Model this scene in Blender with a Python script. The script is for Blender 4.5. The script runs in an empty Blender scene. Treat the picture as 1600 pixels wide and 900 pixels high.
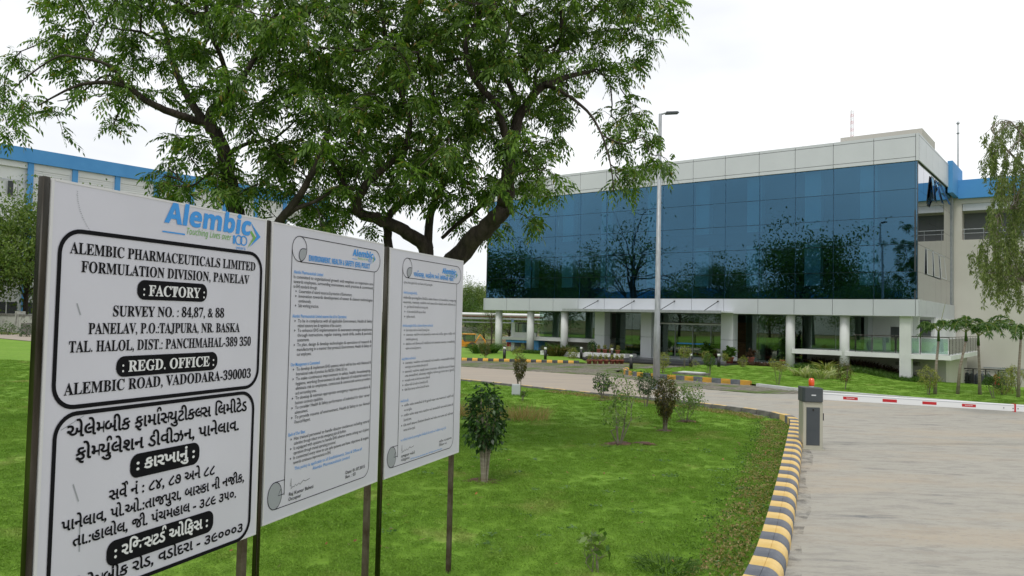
import bpy, bmesh, math, random
import numpy as np
from mathutils import Vector, Matrix
R = math.radians
rnd = random.Random(7)
S = bpy.context.scene
COL = S.collection
# ---------------------------------------------------------------- camera
CAM_H = 2.4; FPX = 1191.2; PITCH = .0386; ROLL = .0222
cam = bpy.data.cameras.new('camera'); cam_o = bpy.data.objects.new('camera', cam); COL.objects.link(cam_o)
cam.sensor_width = 36; cam.lens = FPX / 1600 * 36; cam.clip_end = 3000; cam.clip_start = .05
cam_o.matrix_world = Matrix.Translation((0, 0, CAM_H)) @ Matrix.Rotation(math.pi / 2 + PITCH, 4, 'X') @ Matrix.Rotation(ROLL, 4, 'Z')
S.camera = cam_o
# ---------------------------------------------------------------- sky: bright overcast
SUN_EL, SUN_AZ = R(62), R(200)          # azimuth clockwise from +Y
w = bpy.data.worlds.new('World'); S.world = w; w.use_nodes = True
nt = w.node_tree; nt.nodes.clear()
out = nt.nodes.new('ShaderNodeOutputWorld'); bg = nt.nodes.new('ShaderNodeBackground')
sky = nt.nodes.new('ShaderNodeTexSky'); sky.sky_type = 'NISHITA'; sky.sun_disc = False
sky.sun_elevation = SUN_EL; sky.sun_rotation = SUN_AZ
tc = nt.nodes.new('ShaderNodeTexCoord'); mp = nt.nodes.new('ShaderNodeMapping'); mp.inputs['Scale'].default_value = (1, 1, 2.6)
nz = nt.nodes.new('ShaderNodeTexNoise'); nz.inputs['Scale'].default_value = 1.6; nz.inputs['Detail'].default_value = 5; nz.inputs['Roughness'].default_value = .5
cr = nt.nodes.new('ShaderNodeValToRGB'); cr.color_ramp.elements[0].position = .44; cr.color_ramp.elements[1].position = .68
cr.color_ramp.elements[0].color = (8.2, 8.45, 8.8, 1); cr.color_ramp.elements[1].color = (11.6, 11.7, 11.8, 1)
mx = nt.nodes.new('ShaderNodeMixRGB'); mx.inputs[0].default_value = .93
nt.links.new(tc.outputs['Generated'], mp.inputs[0]); nt.links.new(mp.outputs[0], nz.inputs[0]); nt.links.new(nz.outputs[0], cr.inputs[0])
nt.links.new(sky.outputs[0], mx.inputs[1]); nt.links.new(cr.outputs[0], mx.inputs[2]); nt.links.new(mx.outputs[0], bg.inputs[0])
bg.inputs[1].default_value = .1; nt.links.new(bg.outputs[0], out.inputs[0])
sl = bpy.data.lights.new('sun', 'SUN'); sl.energy = 1.5; sl.angle = R(16); sl.color = (1, .97, .92)
so = bpy.data.objects.new('sun', sl); COL.objects.link(so)
sd = Vector((math.sin(SUN_AZ) * math.cos(SUN_EL), math.cos(SUN_AZ) * math.cos(SUN_EL), math.sin(SUN_EL)))
so.rotation_euler = sd.to_track_quat('Z', 'Y').to_euler()
S.view_settings.view_transform = 'Standard'; S.view_settings.look = 'None'; S.view_settings.exposure = .12; S.view_settings.gamma = 1

# ---------------------------------------------------------------- geometry helpers
def ray(px, py):
    a = (px - 800) / FPX; b = -(py - 450) / FPX
    c, s = math.cos(-ROLL), math.sin(-ROLL)
    x = a * c + b * s; u = -a * s + b * c
    c, s = math.cos(PITCH), math.sin(PITCH)
    return Vector((x, c - u * s, s + u * c))
def on_ground(px, py, z=0):
    r = ray(px, py); return Vector((0, 0, CAM_H)) + r * ((z - CAM_H) / r.z)
def at_depth(px, py, y):
    r = ray(px, py); return Vector((0, 0, CAM_H)) + r * (y / r.y)
def col(r, g, b):   # sRGB 0..255 -> linear
    f = lambda c: (c / 255 / 12.92) if c / 255 < .04045 else ((c / 255 + .055) / 1.055) ** 2.4
    return (f(r), f(g), f(b))

class MB:
    def __init__(s): s.v = []; s.f = []
    def add(s, vs, fs):
        o = len(s.v); s.v += [tuple(v) for v in vs]; s.f += [tuple(i + o for i in f) for f in fs]; return s
    def box(s, x0, x1, y0, y1, z0, z1):
        return s.add([(x, y, z) for z in (z0, z1) for y in (y0, y1) for x in (x0, x1)],
                     [(0, 2, 3, 1), (4, 5, 7, 6), (0, 1, 5, 4), (2, 6, 7, 3), (0, 4, 6, 2), (1, 3, 7, 5)])
    def obox(s, c, ax, ay, az):   # centre + half axis vectors
        c, ax, ay, az = map(Vector, (c, ax, ay, az))
        vs = [c + ax * i + ay * j + az * k for k in (-1, 1) for j in (-1, 1) for i in (-1, 1)]
        return s.add(vs, [(0, 2, 3, 1), (4, 5, 7, 6), (0, 1, 5, 4), (2, 6, 7, 3), (0, 4, 6, 2), (1, 3, 7, 5)])
    def tube(s, pts, rad, n=8, cap=True):
        pts = [Vector(p) for p in pts]; m = len(pts)
        if not hasattr(rad, '__len__'): rad = [rad] * m
        vs = []; prev = None
        for i, p in enumerate(pts):
            t = (pts[min(i + 1, m - 1)] - pts[max(i - 1, 0)]).normalized()
            if prev is None: a = t.orthogonal().normalized()
            else:
                a = prev - t * prev.dot(t); a = a.normalized() if a.length > 1e-6 else t.orthogonal().normalized()
            prev = a; b = t.cross(a)
            for k in range(n):
                q = 2 * math.pi * k / n; vs.append(p + (a * math.cos(q) + b * math.sin(q)) * rad[i])
        fs = [(i * n + k, i * n + (k + 1) % n, (i + 1) * n + (k + 1) % n, (i + 1) * n + k) for i in range(m - 1) for k in range(n)]
        if cap: fs += [tuple(range(n - 1, -1, -1)), tuple((m - 1) * n + k for k in range(n))]
        return s.add(vs, fs)
    def lathe(s, prof, c=(0, 0, 0), n=16):  # prof: (radius, z)
        vs = [(c[0] + r * math.cos(2 * math.pi * k / n), c[1] + r * math.sin(2 * math.pi * k / n), c[2] + z) for r, z in prof for k in range(n)]
        m = len(prof)
        fs = [(i * n + k, i * n + (k + 1) % n, (i + 1) * n + (k + 1) % n, (i + 1) * n + k) for i in range(m - 1) for k in range(n)]
        fs += [tuple(range(n - 1, -1, -1)), tuple((m - 1) * n + k for k in range(n))]
        return s.add(vs, fs)
    def prism(s, poly, h, f):   # 2D poly, extruded; f(a,b,c)->3D with c in (0,h)
        n = len(poly)
        vs = [f(a, b, 0) for a, b in poly] + [f(a, b, h) for a, b in poly]
        return s.add(vs, [tuple(range(n - 1, -1, -1)), tuple(range(n, 2 * n))] + [(k, (k + 1) % n, (k + 1) % n + n, k + n) for k in range(n)])
    def mesh(s, name, mat, smooth=False):
        me = bpy.data.meshes.new(name); me.from_pydata(s.v, [], s.f); me.materials.append(mat)
        if smooth: me.polygons.foreach_set('use_smooth', [True] * len(me.polygons))
        me.update(); return me
    def build(s, name, mat, parent=None, smooth=False, world=False):
        if world and parent is not None:
            inv = wmat(parent).inverted(); s.v = [tuple(inv @ Vector(v)) for v in s.v]
        return link(name, s.mesh(name, mat, smooth), parent)
def wmat(o):
    m = Matrix.Translation(o.location) @ o.rotation_euler.to_matrix().to_4x4() @ Matrix.Diagonal((*o.scale, 1))
    return wmat(o.parent) @ m if o.parent else m
def link(name, data, parent=None, loc=(0, 0, 0), rz=0):
    o = bpy.data.objects.new(name, data); COL.objects.link(o); o.parent = parent; o.location = loc; o.rotation_euler = (0, 0, rz); return o
def tag(o, label=None, cat=None, group=None, kind=None):
    if label: o['label'] = label
    if cat: o['category'] = cat
    if group: o['group'] = group
    if kind: o['kind'] = kind
    return o
def thing(name, label, cat, loc=(0, 0, 0), rz=0, group=None):
    return tag(link(name, None, None, loc, rz), label, cat, group)
def children(o): return [c for c in bpy.data.objects if c.parent == o]
KIDS = {}
def dup(root, loc, rz=0, label=None, scale=None):
    if root not in KIDS: KIDS[root] = [(c, children(c)) for c in children(root)]
    r = root.copy(); COL.objects.link(r); r.location = loc; r.rotation_euler = (0, 0, rz)
    if scale: r.scale = (scale, scale, scale) if not hasattr(scale, '__len__') else scale
    if label: r['label'] = label
    for c, gs in KIDS[root]:
        k = c.copy(); COL.objects.link(k); k.parent = r
        for g in gs: d = g.copy(); COL.objects.link(d); d.parent = k
    return r
def np_mesh(name, V, F, mat):   # F: (n,4) quads
    me = bpy.data.meshes.new(name); n = len(F); k = F.shape[1]
    me.vertices.add(len(V)); me.vertices.foreach_set('co', np.asarray(V, np.float32).ravel())
    me.loops.add(n * k); me.loops.foreach_set('vertex_index', F.astype(np.int32).ravel())
    me.polygons.add(n); me.polygons.foreach_set('loop_start', np.arange(0, n * k, k, dtype=np.int32)); me.polygons.foreach_set('loop_total', np.full(n, k, np.int32))
    me.materials.append(mat); me.update(calc_edges=True); return me

# ---------------------------------------------------------------- materials
def mat(name, c, rough=.6, c2=None, scale=3, detail=6, lo=.35, hi=.65, bump=0, bscale=40, metal=0, spec=.5, stretch=None, island=0, coat=0):
    m = bpy.data.materials.new(name); m.use_nodes = True; t = m.node_tree; b = t.nodes['Principled BSDF']
    b.inputs['Roughness'].default_value = rough; b.inputs['Metallic'].default_value = metal; b.inputs['Specular IOR Level'].default_value = spec
    if coat: b.inputs['Coat Weight'].default_value = coat; b.inputs['Coat Roughness'].default_value = .08
    b.inputs['Base Color'].default_value = (*c, 1)
    g = t.nodes.new('ShaderNodeTexCoord'); src = g.outputs['Object']
    if stretch:
        q = t.nodes.new('ShaderNodeMapping'); q.inputs['Scale'].default_value = stretch[:3]
        if len(stretch) > 3: q.inputs['Rotation'].default_value = (0, 0, stretch[3])
        t.links.new(src, q.inputs[0]); src = q.outputs[0]
    last = None
    if c2 is not None:
        n = t.nodes.new('ShaderNodeTexNoise'); n.inputs['Scale'].default_value = scale; n.inputs['Detail'].default_value = detail
        t.links.new(src, n.inputs[0]); r = t.nodes.new('ShaderNodeValToRGB')
        r.color_ramp.elements[0].position = lo; r.color_ramp.elements[1].position = hi
        r.color_ramp.elements[0].color = (*c, 1); r.color_ramp.elements[1].color = (*c2, 1)
        t.links.new(n.outputs[0], r.inputs[0]); last = r.outputs[0]
    if island:
        gi = t.nodes.new('ShaderNodeNewGeometry'); ma = t.nodes.new('ShaderNodeMapRange'); ma.inputs[3].default_value = 1 - island; ma.inputs[4].default_value = 1 + island
        t.links.new(gi.outputs['Random Per Island'], ma.inputs[0]); mu = t.nodes.new('ShaderNodeMixRGB'); mu.blend_type = 'MULTIPLY'; mu.inputs[0].default_value = 1
        if last: t.links.new(last, mu.inputs[1])
        else: mu.inputs[1].default_value = (*c, 1)
        t.links.new(ma.outputs[0], mu.inputs[2]); last = mu.outputs[0]
    if last: t.links.new(last, b.inputs['Base Color'])
    if bump:
        n = t.nodes.new('ShaderNodeTexNoise'); n.inputs['Scale'].default_value = bscale; n.inputs['Detail'].default_value = 5
        t.links.new(src, n.inputs[0]); u = t.nodes.new('ShaderNodeBump'); u.inputs['Strength'].default_value = bump; u.inputs['Distance'].default_value = .02 * (2.5 if bump >= .8 else 1)
        t.links.new(n.outputs[0], u.inputs['Height']); t.links.new(u.outputs[0], b.inputs['Normal'])
    return m
def leaf_mat(name, c1, c2, trans=.35, c3=None, rough=.45):
    m = bpy.data.materials.new(name); m.use_nodes = True; t = m.node_tree; b = t.nodes['Principled BSDF']; o = t.nodes['Material Output']
    g = t.nodes.new('ShaderNodeNewGeometry'); r = t.nodes.new('ShaderNodeValToRGB')
    r.color_ramp.elements[0].color = (*c1, 1); r.color_ramp.elements[1].color = (*c2, 1)
    if c3: e = r.color_ramp.elements.new(.94); e.color = (*c2, 1); r.color_ramp.elements[2].color = (*c3, 1)
    t.links.new(g.outputs['Random Per Island'], r.inputs[0]); t.links.new(r.outputs[0], b.inputs['Base Color'])
    b.inputs['Roughness'].default_value = rough; b.inputs['Specular IOR Level'].default_value = .25
    tr = t.nodes.new('ShaderNodeBsdfTranslucent'); hs = t.nodes.new('ShaderNodeMixRGB'); hs.blend_type = 'MULTIPLY'; hs.inputs[0].default_value = 1; hs.inputs[2].default_value = (1.5, 1.7, .6, 1)
    t.links.new(r.outputs[0], hs.inputs[1]); t.links.new(hs.outputs[0], tr.inputs[0])
    mx = t.nodes.new('ShaderNodeMixShader'); mx.inputs[0].default_value = trans
    t.links.new(b.outputs[0], mx.inputs[1]); t.links.new(tr.outputs[0], mx.inputs[2]); t.links.new(mx.outputs[0], o.inputs[0]); return m
def glass_mat(name, refl, trans, edge=(1, 1, 1), wave=0, wscale=.5, power=5.):
    m = bpy.data.materials.new(name); m.use_nodes = True; t = m.node_tree; t.nodes.remove(t.nodes['Principled BSDF']); o = t.nodes['Material Output']
    fr = t.nodes.new('ShaderNodeFresnel'); fr.inputs[0].default_value = 1.5
    mix = t.nodes.new('ShaderNodeMixRGB'); mix.inputs[1].default_value = (*refl, 1); mix.inputs[2].default_value = (*edge, 1); t.links.new(fr.outputs[0], mix.inputs[0])
    gl = t.nodes.new('ShaderNodeBsdfGlossy'); gl.inputs['Roughness'].default_value = .008; t.links.new(mix.outputs[0], gl.inputs[0])
    inv = t.nodes.new('ShaderNodeMixRGB'); inv.inputs[1].default_value = (*trans, 1); inv.inputs[2].default_value = (0, 0, 0, 1); t.links.new(fr.outputs[0], inv.inputs[0])
    tr = t.nodes.new('ShaderNodeBsdfTransparent'); t.links.new(inv.outputs[0], tr.inputs[0])
    ad = t.nodes.new('ShaderNodeAddShader'); t.links.new(gl.outputs[0], ad.inputs[0]); t.links.new(tr.outputs[0], ad.inputs[1]); t.links.new(ad.outputs[0], o.inputs[0])
    if wave:
        tc = t.nodes.new('ShaderNodeTexCoord'); oi = t.nodes.new('ShaderNodeObjectInfo'); va = t.nodes.new('ShaderNodeVectorMath'); va.operation = 'ADD'
        ml = t.nodes.new('ShaderNodeVectorMath'); ml.operation = 'SCALE'; ml.inputs['Scale'].default_value = 40
        cx = t.nodes.new('ShaderNodeCombineXYZ'); t.links.new(oi.outputs['Random'], cx.inputs[0]); t.links.new(oi.outputs['Random'], cx.inputs[2]); t.links.new(cx.outputs[0], ml.inputs[0])
        t.links.new(tc.outputs['Object'], va.inputs[0]); t.links.new(ml.outputs[0], va.inputs[1])
        n = t.nodes.new('ShaderNodeTexNoise'); n.inputs['Scale'].default_value = wscale; n.inputs['Detail'].default_value = 1.5; t.links.new(va.outputs[0], n.inputs[0])
        u = t.nodes.new('ShaderNodeBump'); u.inputs['Strength'].default_value = 1; u.inputs['Distance'].default_value = wave; t.links.new(n.outputs[0], u.inputs['Height'])
        t.links.new(u.outputs[0], gl.inputs['Normal'])
    return m

M = {}
M['board'] = mat('board_white', (.64, .64, .70), .35, (.61, .61, .665), 2, bump=.01)
M['board_edge'] = mat('board_edge', (.66, .66, .66), .4)
M['ink'] = mat('black_ink', (.008, .008, .010), .7, spec=.1)
M['ink_thin'] = mat('thin_ink', (.012, .012, .018), .7, spec=.1)
M['blue_ink'] = mat('blue_ink', (.04, .30, .74), .45)
M['green_ink'] = mat('green_ink', (.16, .42, .07), .45)
M['grey_ink'] = mat('grey_ink', (.33, .35, .37), .5)
M['steel'] = mat('stainless_steel', (.12, .11, .095), .18, (.03, .026, .02), 4, metal=1, stretch=(3, 3, .4))
M['rust_steel'] = mat('weathered_steel', (.16, .13, .10), .5, (.07, .045, .03), 9, metal=.6, bump=.2, bscale=60)
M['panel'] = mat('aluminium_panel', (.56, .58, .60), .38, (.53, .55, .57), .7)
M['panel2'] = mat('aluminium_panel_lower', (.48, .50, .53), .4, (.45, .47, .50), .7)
M['joint'] = mat('dark_joint', (.05, .055, .06), .8)
M['mullion'] = mat('dark_mullion', (.035, .045, .055), .4)
M['cream'] = mat('cream_render', (.53, .51, .46), .85, (.48, .46, .41), .5, bump=.1, bscale=20)
M['white'] = mat('white_render', (.66, .67, .66), .8, (.58, .59, .58), .8, bump=.05)
M['whitepaint'] = mat('white_paint', (.74, .75, .75), .35)
M['blue'] = mat('blue_render', (.075, .29, .60), .7, (.06, .26, .56), .6, bump=.08)
M['dblue'] = mat('dark_blue', (.012, .03, .14), .5)
M['conc'] = mat('column_concrete', (.60, .61, .60), .75, (.52, .53, .52), 1.5, bump=.05)
M['granite'] = mat('black_granite', (.03, .032, .036), .3, (.05, .05, .055), 30)
M['wood'] = mat('warm_wood', (.22, .10, .035), .5, (.14, .06, .02), 3, stretch=(1, 1, 6))
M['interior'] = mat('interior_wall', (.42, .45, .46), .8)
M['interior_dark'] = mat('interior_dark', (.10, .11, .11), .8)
M['blackp'] = mat('black_plastic', (.015, .015, .017), .45)
M['galv'] = mat('galvanised_steel', (.36, .38, .39), .5, (.27, .29, .30), 8, metal=.35, stretch=(2, 2, .5))
M['cabinet'] = mat('cabinet_cream', (.42, .41, .33), .45, (.38, .37, .30), 3)
M['slate'] = mat('slate_grey_plastic', (.045, .055, .062), .45, (.055, .065, .072), 4)
M['red'] = mat('red_sticker', (.48, .01, .015), .4)
M['orange'] = mat('orange_plastic', (.75, .09, .01), .2, coat=.5)
M['terracotta'] = mat('terracotta', (.30, .10, .065), .7, (.24, .06, .035), 6)
M['bark'] = mat('neem_bark', (.022, .016, .012), .9, (.06, .046, .036), 9, bump=.9, bscale=22, stretch=(1, 1, .35))
M['bark2'] = mat('pale_bark', (.14, .12, .09), .9, (.22, .19, .15), 9, bump=.6, bscale=30)
M['palmbark'] = mat('palm_bark', (.20, .16, .11), .85, (.30, .27, .22), 3, bump=.4, stretch=(1, 1, 8))
M['kerb_y'] = mat('kerb_yellow', (.62, .42, .13), .75, (.72, .52, .22), 5, bump=.25, bscale=40)
M['kerb_y2'] = mat('kerb_deep_yellow', (.66, .36, .04), .75, (.52, .28, .05), 5, bump=.2)
M['kerb_g'] = mat('kerb_slate', (.10, .11, .13), .8, (.16, .17, .19), 5, bump=.25, bscale=40)
M['kerb_k'] = mat('kerb_black', (.025, .028, .03), .8, (.05, .05, .05), 5, bump=.2)
M['kerb_c'] = mat('kerb_concrete', (.11, .108, .10), .9, (.21, .20, .18), 5, bump=.4, bscale=30)
M['soil'] = mat('red_soil', (.075, .042, .026), .95, (.17, .10, .065), 9, bump=.8, bscale=25)
M['yellow'] = mat('machine_yellow', (.70, .30, .02), .5)
M['tyre'] = mat('tyre', (.03, .027, .025), .9, (.12, .08, .05), 9)
M['clear'] = glass_mat('clear_glass', (.10, .12, .11), (.50, .60, .56), edge=(.9, .95, .93), wave=.0006, wscale=.7)
M['rail_glass'] = glass_mat('railing_glass', (.09, .11, .10), (.66, .78, .74))
M['blue_glass'] = glass_mat('blue_reflective_glass', (.038, .076, .107), (.38, .57, .65), edge=(.35, .62, .85), wave=.0035, wscale=.55)
M['side_glass'] = glass_mat('side_reflective_glass', (.25, .3, .36), (.05, .12, .18), edge=(1.25, 1.2, 1.15), wave=.0004, wscale=.5)
M['lamp_white'] = mat('lamp_cap', (.75, .76, .74), .4)
M['leaf_neem'] = leaf_mat('neem_leaf', (.028, .068, .013), (.16, .26, .05), .42, (.26, .17, .07))
M['leaf_dark'] = leaf_mat('glossy_dark_leaf', (.012, .038, .010), (.045, .10, .022), .22, rough=.35)
M['leaf_yel'] = leaf_mat('yellow_green_leaf', (.14, .17, .03), (.30, .30, .09), .3)
M['leaf_mid'] = leaf_mat('mid_leaf', (.035, .085, .015), (.09, .16, .03), .3)
M['leaf_bronze'] = leaf_mat('bronze_green_leaf', (.035, .05, .012), (.13, .11, .03), .3, (.22, .09, .02))
M['leaf_sparse'] = leaf_mat('variegated_leaf', (.06, .13, .025), (.22, .30, .09), .3)
M['leaf_euc'] = leaf_mat('hanging_leaf', (.075, .12, .032), (.19, .23, .08), .38)
M['leaf_creep'] = leaf_mat('creeper_leaf', (.15, .18, .045), (.34, .25, .12), .25, (.42, .22, .14))
M['leaf_palm'] = leaf_mat('palm_leaf', (.035, .09, .02), (.12, .19, .05), .3)
M['leaf_far'] = leaf_mat('far_leaf', (.055, .11, .022), (.17, .23, .055), .3)
M['hall_white'] = mat('hall_white', (.76, .77, .75), .8, (.70, .71, .70), .3)
M['leaf_purple'] = leaf_mat('purple_leaf', (.05, .03, .025), (.10, .06, .03), .2)
M['strap_var'] = leaf_mat('variegated_strap_leaf', (.16, .22, .06), (.45, .45, .24), .3)
M['dry'] = leaf_mat('dry_grass', (.25, .17, .08), (.42, .31, .17), .3)
M['blade'] = None

# ground-type materials built by hand
def ground_mat(name, cols, scales, rough=.95, bump=.3, bscale=60, rot=0, stretch=(1, 1, 1)):
    """cols: base, second (by large noise), third (by small noise)"""
    m = bpy.data.materials.new(name); m.use_nodes = True; t = m.node_tree; b = t.nodes['Principled BSDF']; b.inputs['Roughness'].default_value = rough; b.inputs['Specular IOR Level'].default_value = .25
    g = t.nodes.new('ShaderNodeNewGeometry'); mp = t.nodes.new('ShaderNodeMapping'); mp.inputs['Rotation'].default_value = (0, 0, rot); mp.inputs['Scale'].default_value = stretch
    t.links.new(g.outputs['Position'], mp.inputs[0])
    prev = None
    for i, (c, sc) in enumerate(zip(cols[1:], scales)):
        n = t.nodes.new('ShaderNodeTexNoise'); n.inputs['Scale'].default_value = sc[0]; n.inputs['Detail'].default_value = 6; n.inputs['Roughness'].default_value = .6
        t.links.new(mp.outputs[0], n.inputs[0]); r = t.nodes.new('ShaderNodeMapRange'); r.inputs[1].default_value = sc[1]; r.inputs[2].default_value = sc[2]; r.clamp = True
        t.links.new(n.outputs[0], r.inputs[0]); x = t.nodes.new('ShaderNodeMixRGB'); t.links.new(r.outputs[0], x.inputs[0])
        if prev: t.links.new(prev, x.inputs[1])
        else: x.inputs[1].default_value = (*cols[0], 1)
        x.inputs[2].default_value = (*c, 1); prev = x.outputs[0]
    t.links.new(prev, b.inputs['Base Color'])
    n = t.nodes.new('ShaderNodeTexNoise'); n.inputs['Scale'].default_value = bscale; n.inputs['Detail'].default_value = 6; t.links.new(mp.outputs[0], n.inputs[0])
    u = t.nodes.new('ShaderNodeBump'); u.inputs['Strength'].default_value = bump; u.inputs['Distance'].default_value = .03; t.links.new(n.outputs[0], u.inputs['Height']); t.links.new(u.outputs[0], b.inputs['Normal'])
    return m
GRASS1, GRASS2, GRASS3 = (.145, .275, .026), (.175, .305, .034), (.24, .30, .07)
M['lawn'] = ground_mat('lawn_soil', [GRASS1, GRASS2, (.085, .17, .016), GRASS3], [(.35, .4, .62), (4, .5, .8), (.8, .58, .72)], bump=.8, bscale=14)
M['field'] = ground_mat('field_soil', [(.10, .15, .03), (.16, .12, .06), (.20, .12, .07)], [(.05, .42, .6), (.5, .5, .7)], bump=.5, bscale=3)
M['concrete'] = ground_mat('concrete_slab', [(.385, .365, .315), (.315, .30, .265), (.15, .155, .16), (.42, .36, .28), (.27, .26, .235), (.40, .39, .36)], [(3.2, .47, .62), (1.4, .58, .72), (.4, .5, .7), (14, .55, .72), (30, .56, .7)], .85, .5, 60, rot=R(38 + 180), stretch=(.6, 2.0, 1))
M['concrete2'] = ground_mat('road_concrete', [(.36, .31, .25), (.31, .275, .235), (.27, .25, .22)], [(.9, .45, .65), (3, .6, .75)], .9, .25, 30, rot=R(-38), stretch=(.4, 2, 1))
M['paver'] = ground_mat('paver_grey', [(.17, .16, .13), (.26, .23, .19), (.11, .16, .045)], [(6, .45, .6), (.7, .47, .60)], .95, .4, 30)
M['paver_joint'] = ground_mat('paver_joint_soil', [(.08, .075, .05), (.09, .12, .035)], [(2, .45, .6)], .95, .4, 30)
# ---------------------------------------------------------------- terrain
ANG = .9096
DV = Vector((-math.sin(ANG), math.cos(ANG))); EV = Vector((math.cos(ANG), math.sin(ANG)))
BC = Vector((19.926, 37.480)); BL = 27.59; BW = 11.23
def sm(a, b, x):
    t = max(0, min(1, (x - a) / (b - a))); return t * t * (3 - 2 * t)
def relief(x, y):
    a = math.sin(x * 2.1 + y * .7) + math.sin(y * 2.7 - x * 1.3)
    b = math.sin(x * 9.3 + 2.2 * math.sin(y * 5.1)) * math.sin(y * 11.7 + 1.9 * math.sin(x * 6.3)) + .6 * math.sin(x * 17.1 + y * 7) * math.sin(y * 19.3 - x * 5)
    return .006 * a + .014 * b + .012
def tn(x, y):
    p = Vector((x, y)) - BC; return p.dot(DV), p.dot(EV)
def hz(x, y):
    t, n = tn(x, y)
    k = sm(3.4, 0, t)
    z = -.36 * k * sm(-9, 0, n) - .85 * k * sm(.5, 8, n)
    z += -2.1 * sm(56, 95, y) * sm(-34, -18, x) * sm(60, 30, x - (0 if y < 60 else 0)) if y > 56 else 0
    return z
def sheet(poly, z, cell, name, m, parent=None, wob=0, kind='structure', h=True):
    bm = bmesh.new(); vs = [bm.verts.new((p[0], p[1], 0)) for p in poly]; bm.faces.new(vs)
    xs = [p[0] for p in poly]; ys = [p[1] for p in poly]
    for ax, lo, hi in ((0, min(xs), max(xs)), (1, min(ys), max(ys))):
        c = math.floor(lo / cell) * cell + cell
        while c < hi:
            co = [0, 0, 0]; co[ax] = c; no = [0, 0, 0]; no[ax] = 1
            bmesh.ops.bisect_plane(bm, geom=bm.verts[:] + bm.edges[:] + bm.faces[:], plane_co=co, plane_no=no); c += cell
    for v in bm.verts:
        x, y = v.co.x, v.co.y
        v.co.z = z + (hz(x, y) if h else 0) + (-.012 if wob else 0)
    bmesh.ops.triangulate(bm, faces=[f for f in bm.faces if len(f.verts) > 4])
    me = bpy.data.meshes.new(name); bm.to_mesh(me); bm.free(); me.materials.append(m)
    me.polygons.foreach_set('use_smooth', [True] * len(me.polygons))
    o = link(name, me, parent)
    if kind: o['kind'] = kind
    return o
# big ground: graded grid
def axis(lo, hi, near, step):
    a = [x for x in np.arange(-near, near + .01, step)]; b = near
    while b < hi: b *= 1.25; a.append(min(b, hi))
    b = near
    while b < -lo: b *= 1.25; a.insert(0, max(-b, lo))
    return a
gx = axis(-900, 900, 64, 2.); gy = axis(-600, 1600, 120, 2.)
V = [(x, y, hz(x, y) - .09) for y in gy for x in gx]; nx = len(gx)
Fq = [(j * nx + i, j * nx + i + 1, (j + 1) * nx + i + 1, (j + 1) * nx + i) for j in range(len(gy) - 1) for i in range(nx - 1)]
g = MB(); g.v = V; g.f = Fq; tag(g.build('ground', M['field'], smooth=True), kind='structure')

# key lines on the ground (metres)
K_IN = [(-1.2, 2.2), (.62, 4.2), (1.60, 5.9), (2.37, 7.42), (3.5, 10.14), (4.82, 13.44), (5.75, 15.8), (6.50, 17.74), (6.72, 18.7), (6.6, 19.5), (6.15, 20.4), (5.4, 21.5)]
NEARLINE = [(4.44, 22.75), (1.57, 25.4), (-1.89, 28.6)] + [(-1.89 - .789 * k, 28.6 + .614 * k) for k in (10, 25, 40, 55)]
lawn_near = K_IN + NEARLINE + [(-60, 62.6), (-60, -25), (-14, -25), (-3, -1.5)]
sheet(lawn_near, .0, 1.0, 'near_lawn', M['lawn'], wob=.008, h=False)
# lawn in front of the facade (left wing), between kerb line and building
kerbL = [(-26, 43.6), (-2.57, 41.9), (3.9, 41.5), (4.15, 41.5)]
lawn_l = [(4.2, 41.75), (4.2, 45.5), (2.5, 50.5), (-2.5, 57), (-12, 60), (-30, 58), (-26, 44)] + [(-2.57, 42.15)]
sheet(lawn_l, .03, 1.5, 'left_wing_lawn', M['lawn'])
# island / right lawn
isl = [(5.25, 35.9), (5.15, 34.8), (5.5, 33.1), (6.1, 32.3), (9.39, 29.5), (9.45, 29.2), (10.3, 27.6), (10.9, 26.9), (15.3, 23.2), (21, 18.6), (30, 11.5), (60, 25), (45, 62), (34, 50), (14, 46), (9.3, 40.2), (7.8, 37.9), (6.3, 37)]
sheet(isl, .05, 1.0, 'right_lawn', M['lawn'])
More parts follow.
